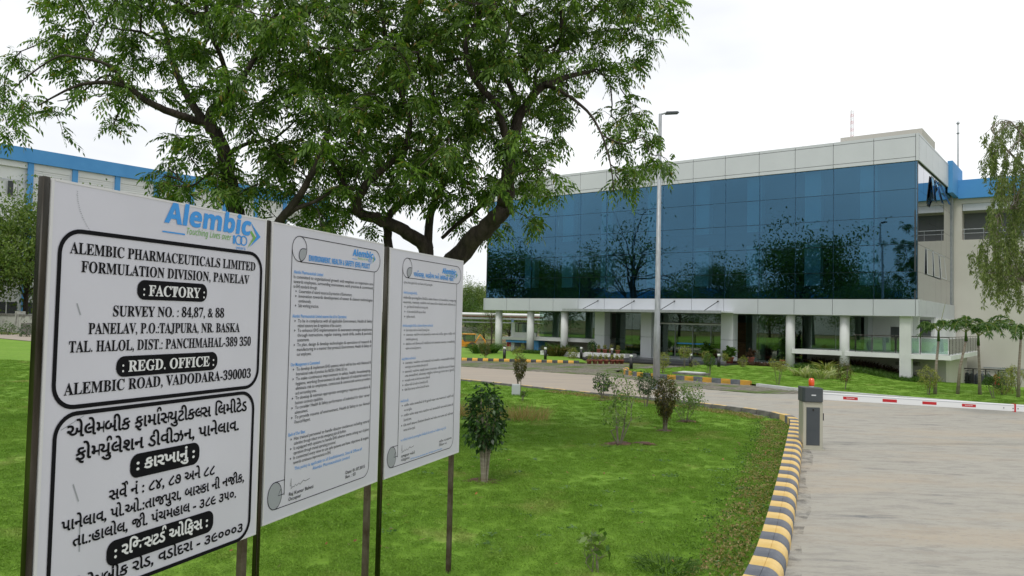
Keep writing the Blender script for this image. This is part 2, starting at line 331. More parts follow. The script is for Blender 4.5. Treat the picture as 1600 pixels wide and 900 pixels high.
# drive and road as concrete slabs
road = link('concrete_road', None); road['kind'] = 'structure'
base_poly = [(-1.3, 1.9), (-3, -8), (30, -8), (40, 4), (30, 11.5), (21, 18.6), (15.3, 23.1), (10.9, 26.8), (9.6, 26.7), (8.34, 26.3), (4.43, 32.5), (-2.4, 36.9), (-26, 43.0), (-70, 77), (-75, 70), (-47, 62.4)] + NEARLINE[::-1][1:] + [(p[0] + .05, p[1]) for p in K_IN[::-1]]
sheet(base_poly, -.045, 3, 'road_bed', M['paver_joint'], road, kind=None, h=False)
def slabs(poly, cuts, z, m, name, gap=.009, thick=.03):
    bm = bmesh.new(); bm.faces.new([bm.verts.new((p[0], p[1], 0)) for p in poly])
    for (a, nrm) in cuts:
        bmesh.ops.bisect_plane(bm, geom=bm.verts[:] + bm.edges[:] + bm.faces[:], plane_co=(a[0], a[1], 0), plane_no=(nrm[0], nrm[1], 0))
    bm.faces.ensure_lookup_table(); out = []
    for f in list(bm.faces):
        if f.calc_area() < .02: continue
        b2 = bmesh.new(); nf = b2.faces.new([b2.verts.new(v.co) for v in f.verts]); nf.normal_update()
        if nf.normal.z < 0: nf.normal_flip()
        c = nf.calc_center_median()
        bmesh.ops.inset_region(b2, faces=[nf], thickness=gap)
        keep = max(b2.faces, key=lambda q: q.calc_area())
        bmesh.ops.delete(b2, geom=[q for q in b2.faces if q != keep], context='FACES')
        keep = b2.faces[:][0]
        r = bmesh.ops.extrude_face_region(b2, geom=[keep]); top = [v for v in r['geom'] if isinstance(v, bmesh.types.BMVert)]
        for v in b2.verts: v.co.z = z - thick
        for v in top: v.co.z = z
        me = bpy.data.meshes.new(name); b2.to_mesh(me); b2.free(); me.materials.append(m)
        o = link(name, me, road); out.append(o)
    bm.free(); return out
drive = [(-1.15, 1.9), (-3, -8), (30, -8), (40, 4), (30, 11.4), (15.2, 22.9), (9.9, 26.2), (8.34, 26.0), (6.9, 27.25), (3.9, 23.75)] + [(p[0] + .12, p[1]) for p in K_IN[::-1]]
cross = Vector((-.614, -.789))
J = [((9.9, 23.9), (.12, .99)), ((8, 12.2), (.33, .94)), ((5, 5.5), (.33, .94)), ((4.8, 20.9 + 2.2), (.12, .99))]
slabs(drive, [((9.0, 19.4), (.30, .955)), ((8, 12.0), (.36, .933)), ((6, 6.0), (.36, .933)), ((8, 0.5), (.36, .933)), ((9.0, 23.6), (.5, .866))], .0, M['concrete'], 'concrete_slab')
mainroad = [(6.85, 27.25), (3.85, 23.75), (1.6, 25.85), (-1.85, 29.0)] + [(-1.85 - .789 * k, 29.0 + .614 * k) for k in (10, 25, 40, 55)] + [(-42, 67), (-26, 51.4 - 8.9), (-2.4, 36.6), (4.2, 32.4)]
slabs(mainroad, [((6.85 - .789 * k, 27.2 + .614 * k), (-.789, .614)) for k in (6, 13, 20, 27, 34, 42, 50)], .0, M['concrete2'], 'concrete_slab')
# pavers: a strip beside the road and the forecourt turning, built as one field of real blocks
def inpoly(x, y, P):
    c = False; n = len(P)
    for i in range(n):
        x1, y1 = P[i]; x2, y2 = P[(i + 1) % n]
        if (y1 > y) != (y2 > y) and x < (x2 - x1) * (y - y1) / (y2 - y1) + x1: c = not c
    return c
pave_poly = [(9.9, 26.2), (10.9, 26.85), (10.3, 27.5), (9.35, 29.2), (5.9, 32.2), (5.2, 33.1), (4.9, 34.8), (5.0, 36.2), (6.2, 37.4), (7.7, 38.5), (9.4, 41.0), (6.3, 41.6), (3.9, 41.3), (-2.57, 41.7), (-26, 43.4), (-26, 42.8), (-2.4, 36.8), (4.2, 32.45), (6.9, 27.3), (8.4, 26.1)]
sheet(pave_poly, -.03, 3, 'paver_bed', M['paver_joint'], road, kind=None)
pv = MB()
for i in range(-12, 165):
    for j in range(0, 62):
        t = i * .245; n = j * .245 + (.0 if i % 2 else .12)
        x = 9.9 - .789 * t + .614 * (n - 2); y = 24.0 + .614 * t + .789 * (n)
        if not inpoly(x, y, pave_poly): continue
        a = Vector((-.789, .614, 0)) * .112; b = Vector((.614, .789, 0)) * .112; z = rnd.uniform(-.003, .004)
        c = Vector((x, y, z))
        pv.add([c - a - b, c + a - b, c + a + b, c - a + b], [(0, 1, 2, 3)])
pavers = pv.build('paving_blocks', M['paver'], road); pavers['kind'] = 'stuff'

# ---------------------------------------------------------------- kerbs
def kerb_mesh(name, m, ln, wd=.29, ht=.17, drop=.1):
    # profile in (y,z): inner side at y=0 (lawn), rounded shoulder towards road (+y)
    prof = [(0, -drop), (0, ht - .005), (.005, ht), (wd * .46, ht), (wd * .465, ht - .006), (wd * .475, ht - .006), (wd * .48, ht)]
    for k in range(1, 7):
        a = math.pi / 2 * k / 6; prof.append((wd * .48 + wd * .50 * math.sin(a), ht - (ht * .72) * (1 - math.cos(a))))
    prof.append((wd, -drop)); b = MB(); b.prism([(q[0], q[1]) for q in prof], ln - .008, lambda p, q, r: (r + .004, p, q))
    return b.mesh(name, m)
def resample(P, step):
    P = [Vector((p[0], p[1])) for p in P]; out = [P[0]]; acc = 0
    for a, b in zip(P[:-1], P[1:]):
        L = (b - a).length; s = step - acc
        while s <= L: out.append(a + (b - a) * (s / L)); s += step
        acc = L - (s - step)
    return out
def kerb(path, name, label, mats, step, side=1, z=0, **kw):
    P = resample(path, step); root = thing(name, label, 'kerb', (P[0].x, P[0].y, z))
    ms = [kerb_mesh('kerb_stone', m, step + .004, **kw) for m in mats]
    for i in range(len(P) - 1):
        a, b = P[i], P[i + 1]; ang = math.atan2(b.y - a.y, b.x - a.x)
        if side < 0: a, ang = b, ang + math.pi
        o = link('kerb_stone', ms[i % len(ms)], root, (a.x - P[0].x, a.y - P[0].y, rnd.uniform(-.003, .003)), ang + rnd.uniform(-.006, .006))
    return root
def smooth_path(P, n=8):
    out = []
    for i in range(len(P) - 1):
        p0, p1, p2, p3 = [Vector(P[max(0, min(len(P) - 1, i + k))]) for k in (-1, 0, 1, 2)]
        for j in range(n):
            t = j / n; out.append(.5 * ((2 * p1) + (p2 - p0) * t + (2 * p0 - 5 * p1 + 4 * p2 - p3) * t * t + (3 * p1 - p0 - 3 * p2 + p3) * t ** 3))
    out.append(Vector(P[-1])); return out
KP = smooth_path(K_IN[:9] + [(6.70, 19.0)])
kerb(KP[::-1], 'painted_kerb', 'rounded kerb in yellow and slate blocks along the driveway beside the near lawn', [M['kerb_y'], M['kerb_g']], .31, side=1)
kp2_pts = [(6.5, 19.4), (6.15, 20.4), (5.4, 21.4), (4.44, 22.6), (3.0, 23.95), (1.57, 25.2)]
kp2 = smooth_path([(6.72, 19.1), (6.60, 19.8), (6.15, 20.55), (5.4, 21.55), (4.44, 22.85), (3.0, 24.2), (1.57, 25.5), (-1.89, 28.7), (-9.8, 34.85), (-21.6, 44.0)])
k2 = thing('concrete_kerb', 'plain grey kerb stones with worn yellow tops at the corner where lawn meets road', 'kerb', (6.62, 19.75, 0))
PP = resample(kp2, .5); mc = kerb_mesh('kerb_stone', M['kerb_c'], .48, wd=.15, ht=.14); mt = None
tb = MB(); tb.box(.03, .44, .02, .13, .1405, .1455); mt = tb.mesh('yellow_paint', M['kerb_y'])
for i in range(len(PP) - 1):
    a, b = PP[i + 1], PP[i]; ang = math.atan2(b.y - a.y, b.x - a.x)
    zz = -.09 * min(1, i / 14)
    a = (a.x - 6.62, a.y - 19.75, zz); o = link('kerb_stone', mc, k2, a, ang)
    if i < 40 and rnd.random() < .6: link('yellow_paint', mt, o, (0, 0, 0))
kerb([(-20, 43.1), (-2.57, 41.85), (3.9, 41.45)], 'striped_kerb', 'low black and yellow kerb along the lawn left of the entrance', [M['kerb_y2'], M['kerb_k']], .29, side=-1, z=-.03, wd=.22, ht=.17)
kerb(smooth_path([(5.45, 36.2), (5.12, 34.8), (5.4, 33.3), (6.1, 32.35), (9.39, 29.45)]), 'island_kerb', 'black and yellow kerb curving round the lawn island behind the lamp post', [M['kerb_y2'], M['kerb_g']], .40, side=1, wd=.2, ht=.16)
wl = .4
dm = mat('kerb_dirt', (.09, .085, .08), .95, (.16, .15, .14), 6)
t_ = dm.node_tree; n_ = t_.nodes.new('ShaderNodeTexNoise'); n_.inputs['Scale'].default_value = 3.5; n_.inputs['Detail'].default_value = 8; n_.inputs['Roughness'].default_value = .7
t_.links.new(t_.nodes['Texture Coordinate'].outputs['Object'], n_.inputs[0])
r_ = t_.nodes.new('ShaderNodeMapRange'); r_.inputs[1].default_value = .47; r_.inputs[2].default_value = .64; r_.inputs[4].default_value = .5; t_.links.new(n_.outputs[0], r_.inputs[0]); t_.links.new(r_.outputs[0], t_.nodes['Principled BSDF'].inputs['Alpha'])
ds = MB(); Q = resample(KP, .25)
for i in range(len(Q) - 1):
    a, b_ = Q[i], Q[i + 1]; tt = (b_ - a).normalized(); s_ = Vector((tt.y, -tt.x)); w0 = .28; w1 = .36 + .10 * math.sin(i * .21) ** 2 + rnd.uniform(0, .04); w2 = wl if i else w1; wl = w1; w1, w2 = w2, w1
    ds.add([(*(a + s_ * w0), .005), (*(a + s_ * w1), .005), (*(b_ + s_ * w2), .005), (*(b_ + s_ * w0), .005)], [(0, 1, 2, 3)])
ds.build('kerb_dirt', dm, road)['kind'] = 'stuff'
wk = thing('white_kerb', 'low pale concrete edging between paving blocks and right lawn left of the barrier', 'kerb', (9.5, 29.0, 0))
b = MB(); 
def strip(mb, P, wd, z0, z1):
    for a, c in zip(P[:-1], P[1:]):
        a, c = Vector((*a, 0)), Vector((*c, 0)); t = (c - a).normalized(); s = Vector((-t.y, t.x, 0)) * wd / 2
        mb.obox((a + c) / 2 + Vector((0, 0, (z0 + z1) / 2)), (c - a) / 2, s, (0, 0, (z1 - z0) / 2))
strip(b, [(9.45, 29.2), (10.3, 27.65), (10.9, 26.95), (15.3, 23.25), (21, 18.7)], .16, -.05, .09); b.build('edging', M['conc'], wk, world=True)

# ---------------------------------------------------------------- text engine
_tc = bpy.data.curves.new('lettering', 'FONT'); _to = bpy.data.objects.new('lettering', _tc); COL.objects.link(_to)
_tc.resolution_u = 2; _cache = {}
def _map(s, style):
    o = ''
    for ch in s:
        k = ord(ch)
        if style == 'serif':
            if ch.isascii() and ch.isupper(): ch = chr(0x1d400 + k - 65)
            elif ch.isascii() and ch.islower(): ch = chr(0x1d41a + k - 97)
            elif ch in '0123456789': ch = chr(0x1d7ce + k - 48)
        elif style == 'bold':
            if ch.isascii() and ch.isupper(): ch = chr(0x1d5d4 + k - 65)
            elif ch.isascii() and ch.islower(): ch = chr(0x1d5ee + k - 97)
            elif ch in '0123456789': ch = chr(0x1d7ec + k - 48)
        elif style == 'italic':
            if ch.isascii() and ch.isupper(): ch = chr(0x1d608 + k - 65)
            elif ch.isascii() and ch.islower(): ch = chr(0x1d622 + k - 97)
        elif style == 'bolditalic':
            if ch.isascii() and ch.isupper(): ch = chr(0x1d63c + k - 65)
            elif ch.isascii() and ch.islower(): ch = chr(0x1d656 + k - 97)
        o += ch
    return o
def _raw(s, off, sx):
    _tc.body = s; _tc.offset = off; bpy.context.view_layer.update()
    e = _to.evaluated_get(bpy.context.evaluated_depsgraph_get()); me = e.to_mesh()
    v = [(q.co.x, q.co.y) for q in me.vertices]; f = [tuple(p.vertices) for p in me.polygons]; e.to_mesh_clear(); return v, f
_bar = None
def run(s, off=0):
    """glyph run -> verts, faces, advance"""
    global _bar
    key = (s, off)
    if key in _cache: return _cache[key]
    if _bar is None: _bar = min(p[0] for p in _raw('|', 0, 1)[0])
    v0 = _raw(s + '|', 0, 1)[0]; adv = max(p[0] for p in v0)
    vb = _raw('|', 0, 1)[0]; adv -= max(p[0] for p in vb)
    v, f = _raw(s, off, 1); _cache[key] = (v, f, adv); return _cache[key]
def text(s, style='', off=0.):
    """'^x' = half form of x, '~' = repha over the preceding cluster"""
    s = _map(s, style); V, F, x = [], [], 0.; i = 0; buf = ''
    def put(v, f, dx):
        o = len(V); V.extend((a + dx, b) for a, b in v); F.extend(tuple(k + o for k in q) for q in f)
    while i <= len(s):
        ch = s[i] if i < len(s) else None
        if ch in (None, '^', '~'):
            if buf:
                v, f, a = run(buf, off); put(v, f, x); x += a; buf = ''
            if ch == '^':
                v, f, a = run(s[i + 1], off); cut = a - .115 - off
                bm = bmesh.new(); vs = [bm.verts.new((p[0], p[1], 0)) for p in v]
                for q in f:
                    try: bm.faces.new([vs[k] for k in q])
                    except ValueError: pass
                bmesh.ops.bisect_plane(bm, geom=bm.verts[:] + bm.edges[:] + bm.faces[:], plane_co=(cut, 0, 0), plane_no=(1, 0, 0), clear_outer=True)
                bm.verts.index_update(); put([(q.co.x, q.co.y) for q in bm.verts], [tuple(w.index for w in q.verts) for q in bm.faces], x); bm.free()
                x += cut; i += 1
            if ch == '~':
                R0, hw = .13, .038 + off; n = 10; pv = []
                for k in range(n + 1):
                    a = R(-30 + 250 * k / n); 
                    for r in (R0 - hw, R0 + hw): pv.append((-.10 + r * math.cos(a) * .8, .80 + r * math.sin(a)))
                put(pv, [(2 * k, 2 * k + 1, 2 * k + 3, 2 * k + 2) for k in range(n)], x)
        else: buf += ch
        i += 1
    return V, F, x
LINES = [None]
def place(mb, s, u0, v0, u1=None, h=None, style='', off=0., slant=0, z=0., align='l'):
    """append text to a 2D-in-3D builder: baseline from (u0,v0) to (u1,v0), cap height h (m)"""
    V, F, adv = text(s, style, off)
    xs = [p[0] for p in V]; x0, x1 = min(xs), max(xs); k = h / .70
    kx = (u1 - u0) / (x1 - x0) if u1 is not None else k * .82
    if align == 'c': sh = u0 - kx * (x1 + x0) / 2
    else: sh = u0 - kx * x0
    vs = [(p[0] * kx + sh + slant * p[1] * k, z, v0 + p[1] * k) for p in V]
    if LINES[0] is not None and mb in LINES[0]:
        q = MB(); q.add(vs, F); pbuild(q, 'text_line', *LINES[0][mb])
    else: mb.add(vs, F)
def band(mb, pts, wd, closed=False, z=0.):
    P = [Vector(p) for p in pts]; n = len(P); vs = []
    for i in range(n):
        a = P[i - 1] if (i or closed) else P[0]; c = P[(i + 1) % n] if (i < n - 1 or closed) else P[-1]
        t = (c - a).normalized(); s = Vector((-t.y, t.x)) * wd / 2
        vs += [(P[i].x + s.x, z, P[i].y + s.y), (P[i].x - s.x, z, P[i].y - s.y)]
    m = n if closed else n - 1
    mb.add(vs, [(2 * i, 2 * i + 1, 2 * ((i + 1) % n) + 1, 2 * ((i + 1) % n)) for i in range(m)])
def rrect(x0, x1, y0, y1, r, n=8):
    P = []
    for cx, cy, a0 in ((x1 - r, y1 - r, 0), (x0 + r, y1 - r, 90), (x0 + r, y0 + r, 180), (x1 - r, y0 + r, 270)):
        P += [(cx + r * math.cos(R(a0 + 90 * k / n)), cy + r * math.sin(R(a0 + 90 * k / n))) for k in range(n + 1)]
    return P
def fillp(mb, P, z=0.): mb.add([(p[0], z, p[1]) for p in P], [tuple(range(len(P)))])
def ell(cx, cy, rx, ry, a0=0, a1=360, n=20): return [(cx + rx * math.cos(R(a0 + (a1 - a0) * k / n)), cy + ry * math.sin(R(a0 + (a1 - a0) * k / n))) for k in range(n + (0 if a1 - a0 == 360 else 1))]
def logo(root, u, v, k, small=False):
    """company logo; u,v = left end of the wordmark baseline, k = scale (1 on the big board)"""
    e = .0018
    bl, gr = MB(), MB(); T = lambda a, b: (u + (a - .5937) * k, v + (b - 1.7107) * k)
    place(bl, 'Alembic', *T(.600, 1.7125), T(1.222, 0)[0], .097 * k, 'bold', .02, slant=.12, z=e)
    band(bl, [T(.5917, 1.6645), T(.7368, 1.6645)], .007 * k, z=e)
    place(gr, 'Touching Lives over', *T(.75, 1.6685), T(1.072, 0)[0], .032 * k, 'italic', 0, z=e)
    place(bl, '1', *T(1.086, 1.6535), T(1.102, 0)[0], .046 * k, '', .01, z=e)
    for c in (1.132, 1.172): band(bl, [T(*p) for p in ell(c, 1.677, .025, .025)], .007 * k, True, z=e)
    place(bl, 'years', *T(1.112, 1.626), T(1.188, 0)[0], .02 * k, '', 0, z=e)
    a, b, c, d = T(1.2237, 1.7879), T(1.3107, 1.7129), T(1.222, 1.6456), T(1.2799, 1.7117)
    fillp(bl, [a, b, d], e); fillp(bl, [b, c, d], e)
    g1, g2, g3, g4, g5 = T(1.2209, 1.73), T(1.2323, 1.7405), T(1.271, 1.7044), T(1.2016, 1.636), T(1.2493, 1.7032)
    fillp(gr, [g1, g2, g3, g5], e); fillp(gr, [g3, g4, g5], e)
    pbuild(bl, 'wordmark', M['blue_ink'], root); pbuild(gr, 'tagline', M['green_ink'], root)

SG = 'three white notice boards standing in a row on the near lawn'
def sign_board(label, S0, ang, w=1.36, zb=1.12, h=1.82):
    # local axes: x along the board, -y out of its face, z up from the board's lower edge
    rz = math.pi / 2 - ang
    root = thing('notice_board', label, 'sign', (S0[0], S0[1], 0), rz, SG)
    # part heights are local z from the ground
    b = MB(); b.box(0.004, w - .004, .0, .028, zb + .004, zb + h - .004); b.build('panel', M['board'], root)
    f = MB()
    for a in ((-.002, .010, zb, zb + h), (w - .010, w + .002, zb, zb + h)): f.box(a[0], a[1], -.002, .032, a[2], a[3])
    f.box(.011, w - .011, -.002, .032, zb, zb + .010); f.box(.011, w - .011, -.002, .032, zb + h - .010, zb + h); f.build('edge_trim', M['board_edge'], root)
    def post(x0, x1, y0, y1, top, m):
        q = MB(); q.box(x0, x1, y0, y1, -.05, top); o = q.build('post', m, root)
        bv = o.modifiers.new('b', 'BEVEL'); bv.width = .004; bv.segments = 2
        return o
    post(-.037, -.005, .004, .036, zb + h + .004, M['steel'])
    post(w - .068, w - .024, .034, .074, zb + h - .05, M['rust_steel'])
    pr = link('printed_face', None, root, (0, -.0012, zb)); return root, pr
def flip(mb):  # face builders use +z offset as "proud": move to -y
    mb.v = [(x, -y, z) for x, y, z in mb.v]; return mb
def pbuild(mb, name, m, root): return flip(mb).build(name, m, root)
# --- board 1
r1, p1 = sign_board('nearest and leftmost white notice board with large black English and Gujarati company address', (-1.9323, 3.1711), .3667, 1.36, 1.1195, 1.821)
logo(p1, .5937, 1.7107, 1)
k = MB(); wht = MB(); e = .0018; LINES[0] = {k: (M['ink'], p1), wht: (M['whitepaint'], p1)}
_q = MB(); band(_q, rrect(.047, 1.3275, .853, 1.612, .10), .019, True, e); pbuild(_q, 'border', M['ink'], p1)
_q = MB(); band(_q, rrect(.062, 1.300, .006, .824, .10), .019, True, e); pbuild(_q, 'border', M['ink'], p1)
for _r in ((.455, .905, 1.326, 1.420, .042), (.355, 1.0, .966, 1.062, .044), (.456, .894, .485, .598, .045), (.345, 1.013, .108, .222, .045)):
    _q = MB(); fillp(_q, rrect(*_r), e); pbuild(_q, 'heading_plate', M['ink'], p1)
for s_, u0, u1, v0, hh in (('ALEMBIC PHARMACEUTICALS LIMITED', .0946, 1.2766, 1.514, .050), ('FORMULATION DIVISION, PANELAV', .1529, 1.2284, 1.4365, .050), ('SURVEY NO. : 84,87, & 88', .3263, 1.0382, 1.2455, .050),
        ('PANELAV, P.O.:TAJPURA, NR. BASKA', .202, 1.1648, 1.166, .050), ('TAL. HALOL, DIST.: PANCHMAHAL-389 350', .1096, 1.2595, 1.088, .050), ('ALEMBIC ROAD, VADODARA-390003', .095, 1.2691, .906, .052)):
    place(k, s_, u0, v0, u1, hh, 'serif', .006, z=e)
for s_, u0, u1, v0, hh in (('એલે^મબીક ફામા~^સયુટીક^લસ િલમીટેડ', .1176, 1.2454, .722, .060), ('ફો^મયુ~લેશન ડીવીઝન, પાનેલાવ.', .1656, 1.1864, .621, .060), ('સવે~ નં : ૮૪, ૮૭ અને ૮૮', .3452, 1.0113, .409, .052),
        ('પાનેલાવ, પો.ઓ.:તાજપુરા, બા^સકા ની નજીક,', .1121, 1.2438, .327, .050), ('તા.:હાલોલ, જી. પંચમહાલ - ૩૮૯ ૩૫૦.', .1698, 1.1835, .249, .050), ('એલે^મબીક રોડ, વડોદરા - ૩૯૦૦૦૩', .150, 1.2458, .048, .052)):
    place(k, s_, u0, v0, u1, hh, '', .022, z=e)
e2 = .0034
place(wht, ': FACTORY :', .4888, 1.346, .8875, .052, 'serif', .012, z=e2); place(wht, ': REGD. OFFICE :', .3866, .989, .974, .052, 'serif', .012, z=e2)
place(wht, ': કારખાનું :', .49, .522, .86, .055, '', .03, z=e2); place(wht, ': રિજ^સટડ~ ઓિફસ :', .385, .142, .972, .055, '', .03, z=e2)
k.v and None
sc = MB()
for (a, b_, c_, d_, wd) in ((.16, .52, .19, .44, .006), (.20, .39, .205, .22, .006), (.09, .76, .20, .81, .003), (.14, 1.30, .16, 1.25, .006), (.45, 1.28, .48, 1.255, .002)):
    band(sc, [(a, b_), (c_, d_)], wd, z=.0006)
for i in range(22): a_ = .115 + .00012 * i * i * 1.6; band(sc, [(a_ + rnd.uniform(-.003, .003), 1.785 - .0085 * i), (a_ + .006, 1.783 - .0085 * i)], .0025, z=.0006)
pbuild(sc, 'scratches', M['grey_ink'], p1)['kind'] = 'stuff'
def scroll(pr, bottom):
    o = MB(); gr = MB(); lw = .0045
    band(o, ell(.2789, 1.677, .078, .081), lw, True, e); band(gr, [], .01) if False else None
    fillp(gr, ell(.317, 1.640, .040, .040, 90, 270) , e * .6); fillp(gr, [(.317, 1.68), (.35, 1.68), (.352, 1.655), (.33, 1.62), (.317, 1.60)], e * .6)
    band(o, ell(.317, 1.640, .042, .042, 90, 250) + [], lw, False, e); band(o, [(.317, 1.682), (.352, 1.682)], lw, False, e)
    band(o, [(.279, 1.757), (1.22, 1.754)] + ell(1.22, 1.672, .088, .082, 90, -90, 14) + [(.29, 1.595)], lw, False, e)
    band(o, [(.201, 1.68), (.201, .142)], lw, False, e); band(o, [(1.224, 1.59), (1.226, .152)] + ell(1.146, .152, .08, .08, 0, -90, 8) + [(.110, .073)], lw, False, e)
    band(o, ell(.108, .155, .068, .082), lw, True, e); fillp(gr, ell(.108, .155, .066, .080), e * .6)
    band(o, [(.20, .236), (.108, .237)], lw, False, e); band(o, [(.20, .15), (.14, .15), (.165, .185)], lw, False, e)
    pbuild(o, 'scroll_outline', M['ink_thin'], pr); pbuild(gr, 'scroll_curl', M['grey_ink'], pr)['kind'] = 'stuff'
def policy(pr, lines, title, logo_at, pitch, v1, footer, sigs, guj):
    bl, bk = MB(), MB(); k = .0175 if guj else .0212; LINES[0] = {bl: (M['blue_ink'], pr), bk: (M['ink_thin'], pr)}
    place(bl, title[0], title[1], title[2], title[3], title[4], '' if guj else 'bold', .02 if guj else 0.012, z=e)
    for i, s_ in lines:
        v0 = v1 - pitch * i; hd = s_[0] == '#'; bu = s_[0] == '>'; full = s_.endswith('|'); ss = s_.strip('#>|')
        V_, F_, adv = text(ss, '', 0); nat = k / .7 * adv * .80
        u0 = .226 if hd or not (bu or s_[0] == ' ') else .285
        u1 = 1.212 if full else min(1.212, u0 + nat)
        if s_[0] == '=': ss = ss[1:]; u0 = .3 if not guj else .245; u1 = 1.12 if i > 40.6 - 1 and not guj else 1.075
        if s_[0] == '=' and s_[1] == ' ': u0, u1 = .50, .96
        place(bl if (hd or s_[0] == '=') else bk, ss.strip(' ='), u0, v0, u1, k, '', .0 if not hd else .008, z=e)
        if bu: fillp(bk, [(.25, v0 + .017), (.25, v0 + .002), (.262, v0 + .0095)], e)
    for s_, u0, u1, v0 in sigs: place(bk, s_, u0, v0, u1, k * 1.05, '', .006, z=e)
    for s_, u0, u1, v0 in footer: place(bl, s_, u0, v0, u1, k * .7, '', .004, z=e)
    band(bk, [(.262, .185), (.268, .232), (.272, .178), (.268, .165), (.29, .178), (.30, .172), (.315, .185), (.33, .174), (.35, .187), (.365, .176), (.40, .196), (.42, .186), (.47, .194)], .0026, False, e)
    pbuild(bk, 'bullets_and_signature', M['ink_thin'], pr)['kind'] = 'stuff'
    logo(pr, logo_at[0], logo_at[1], logo_at[2])
r2, p2 = sign_board('middle white notice board with English policy text inside a drawn paper scroll', (-1.4512, 4.5765), .3416, 1.36, 1.129, 1.817)
scroll(p2, 0)
E1 = [(0, '#Alembic Pharmaceuticals Limited'), (1, 'Is committed to organizational growth with emphasis on responsive care|'), (2, 'towards employees, surrounding environment, work practices & commitment|'), (3, 'to EHS standards through;'),
 (4, '>Conservation of natural resources & protection of Environment,'), (5, '>Innovation towards development of newer & cleaner technologies|'), (6, ' continuously,'), (7, '>Safe working practices.'),
 (9.2, '#Alembic Pharmaceuticals Limited ensures that all its Operations:'), (10.2, '>To be in compliance with all applicable Environment, Health & Safety|'), (11.2, ' related statutory laws & regulations of the country.'), (12.2, '>To enhance EHS implementation & awareness amongst employees|'),
 (13.2, ' through instructions, regular training, mock drills, audits & periodic|'), (14.2, ' assessments.'), (15.2, '>To plan, design & develop technologies & operations of research &|'), (16.2, ' manufacturing in a manner that protects Environment, Health & Safety of|'), (17.2, ' our employees.'),
 (19.3, '#Our Management is Committed:'), (20.3, '>To develop & implement EHS systems which will be line with National &|'), (21.3, ' International codes of practices like NIOSH, OSHA, ISO etc.'), (22.3, '>To make continuous improvement in safety, health, housekeeping,|'), (23.3, ' hygiene, working Environment & safe disposal of industrial waste to|'),
 (24.3, ' eliminate risk to employees, contractual & outsourced service providers|'), (25.3, ' and surrounding areas.'), (26.3, '>To develop & maintain appropriate emergency response procedure &|'), (27.3, ' business continuity capabilities.'), (28.3, '>To consider Health & Safety performance of individual for their career|'), (29.3, ' advancement.'),
 (30.3, '>To provide resume of environment, Health & Safety in our Annual|'), (31.3, ' Financial Report.'), (33.7, '#Each of Our Sites:'), (34.7, '>Has trained personnel to handle disaster incidences including natural|'), (35.7, ' calamities through robust on-site emergency plans & facilities.'), (36.7, '>Is equipped with systems to handle EHS adverse events arising out of plant|'),
 (37.7, ' operations through trained operating personnel.'), (38.7, '>Is committed every time to use safe systems and have objectives & targets|'), (39.7, ' towards continuous improvements in EHS.'), (41.0, '=This policy is applicable to all Establishments, Sites & Offices of'), (42.1, '= Alembic Pharmaceuticals Limited.')]
policy(p2, E1, ('ENVIRONMENT, HEALTH & SAFETY (EHS) POLICY', .383, 1.6095, 1.159, .036), (.91, 1.687, .46), .0303, 1.5185, [], [('Raj Kumar Baheti', .2513, .5135, .124), ('Occupier', .2465, .3808, .0935), ('Date: 01.07.2015', .9069, 1.1702, .139), ('Rev. : 03', .9069, 1.04, .108)], False)
r3, p3 = sign_board('farthest and rightmost white notice board with small Gujarati policy text in a drawn scroll', (-.9686, 6.011), .3744, 1.36, 1.112, 1.819)
scroll(p3, 0)
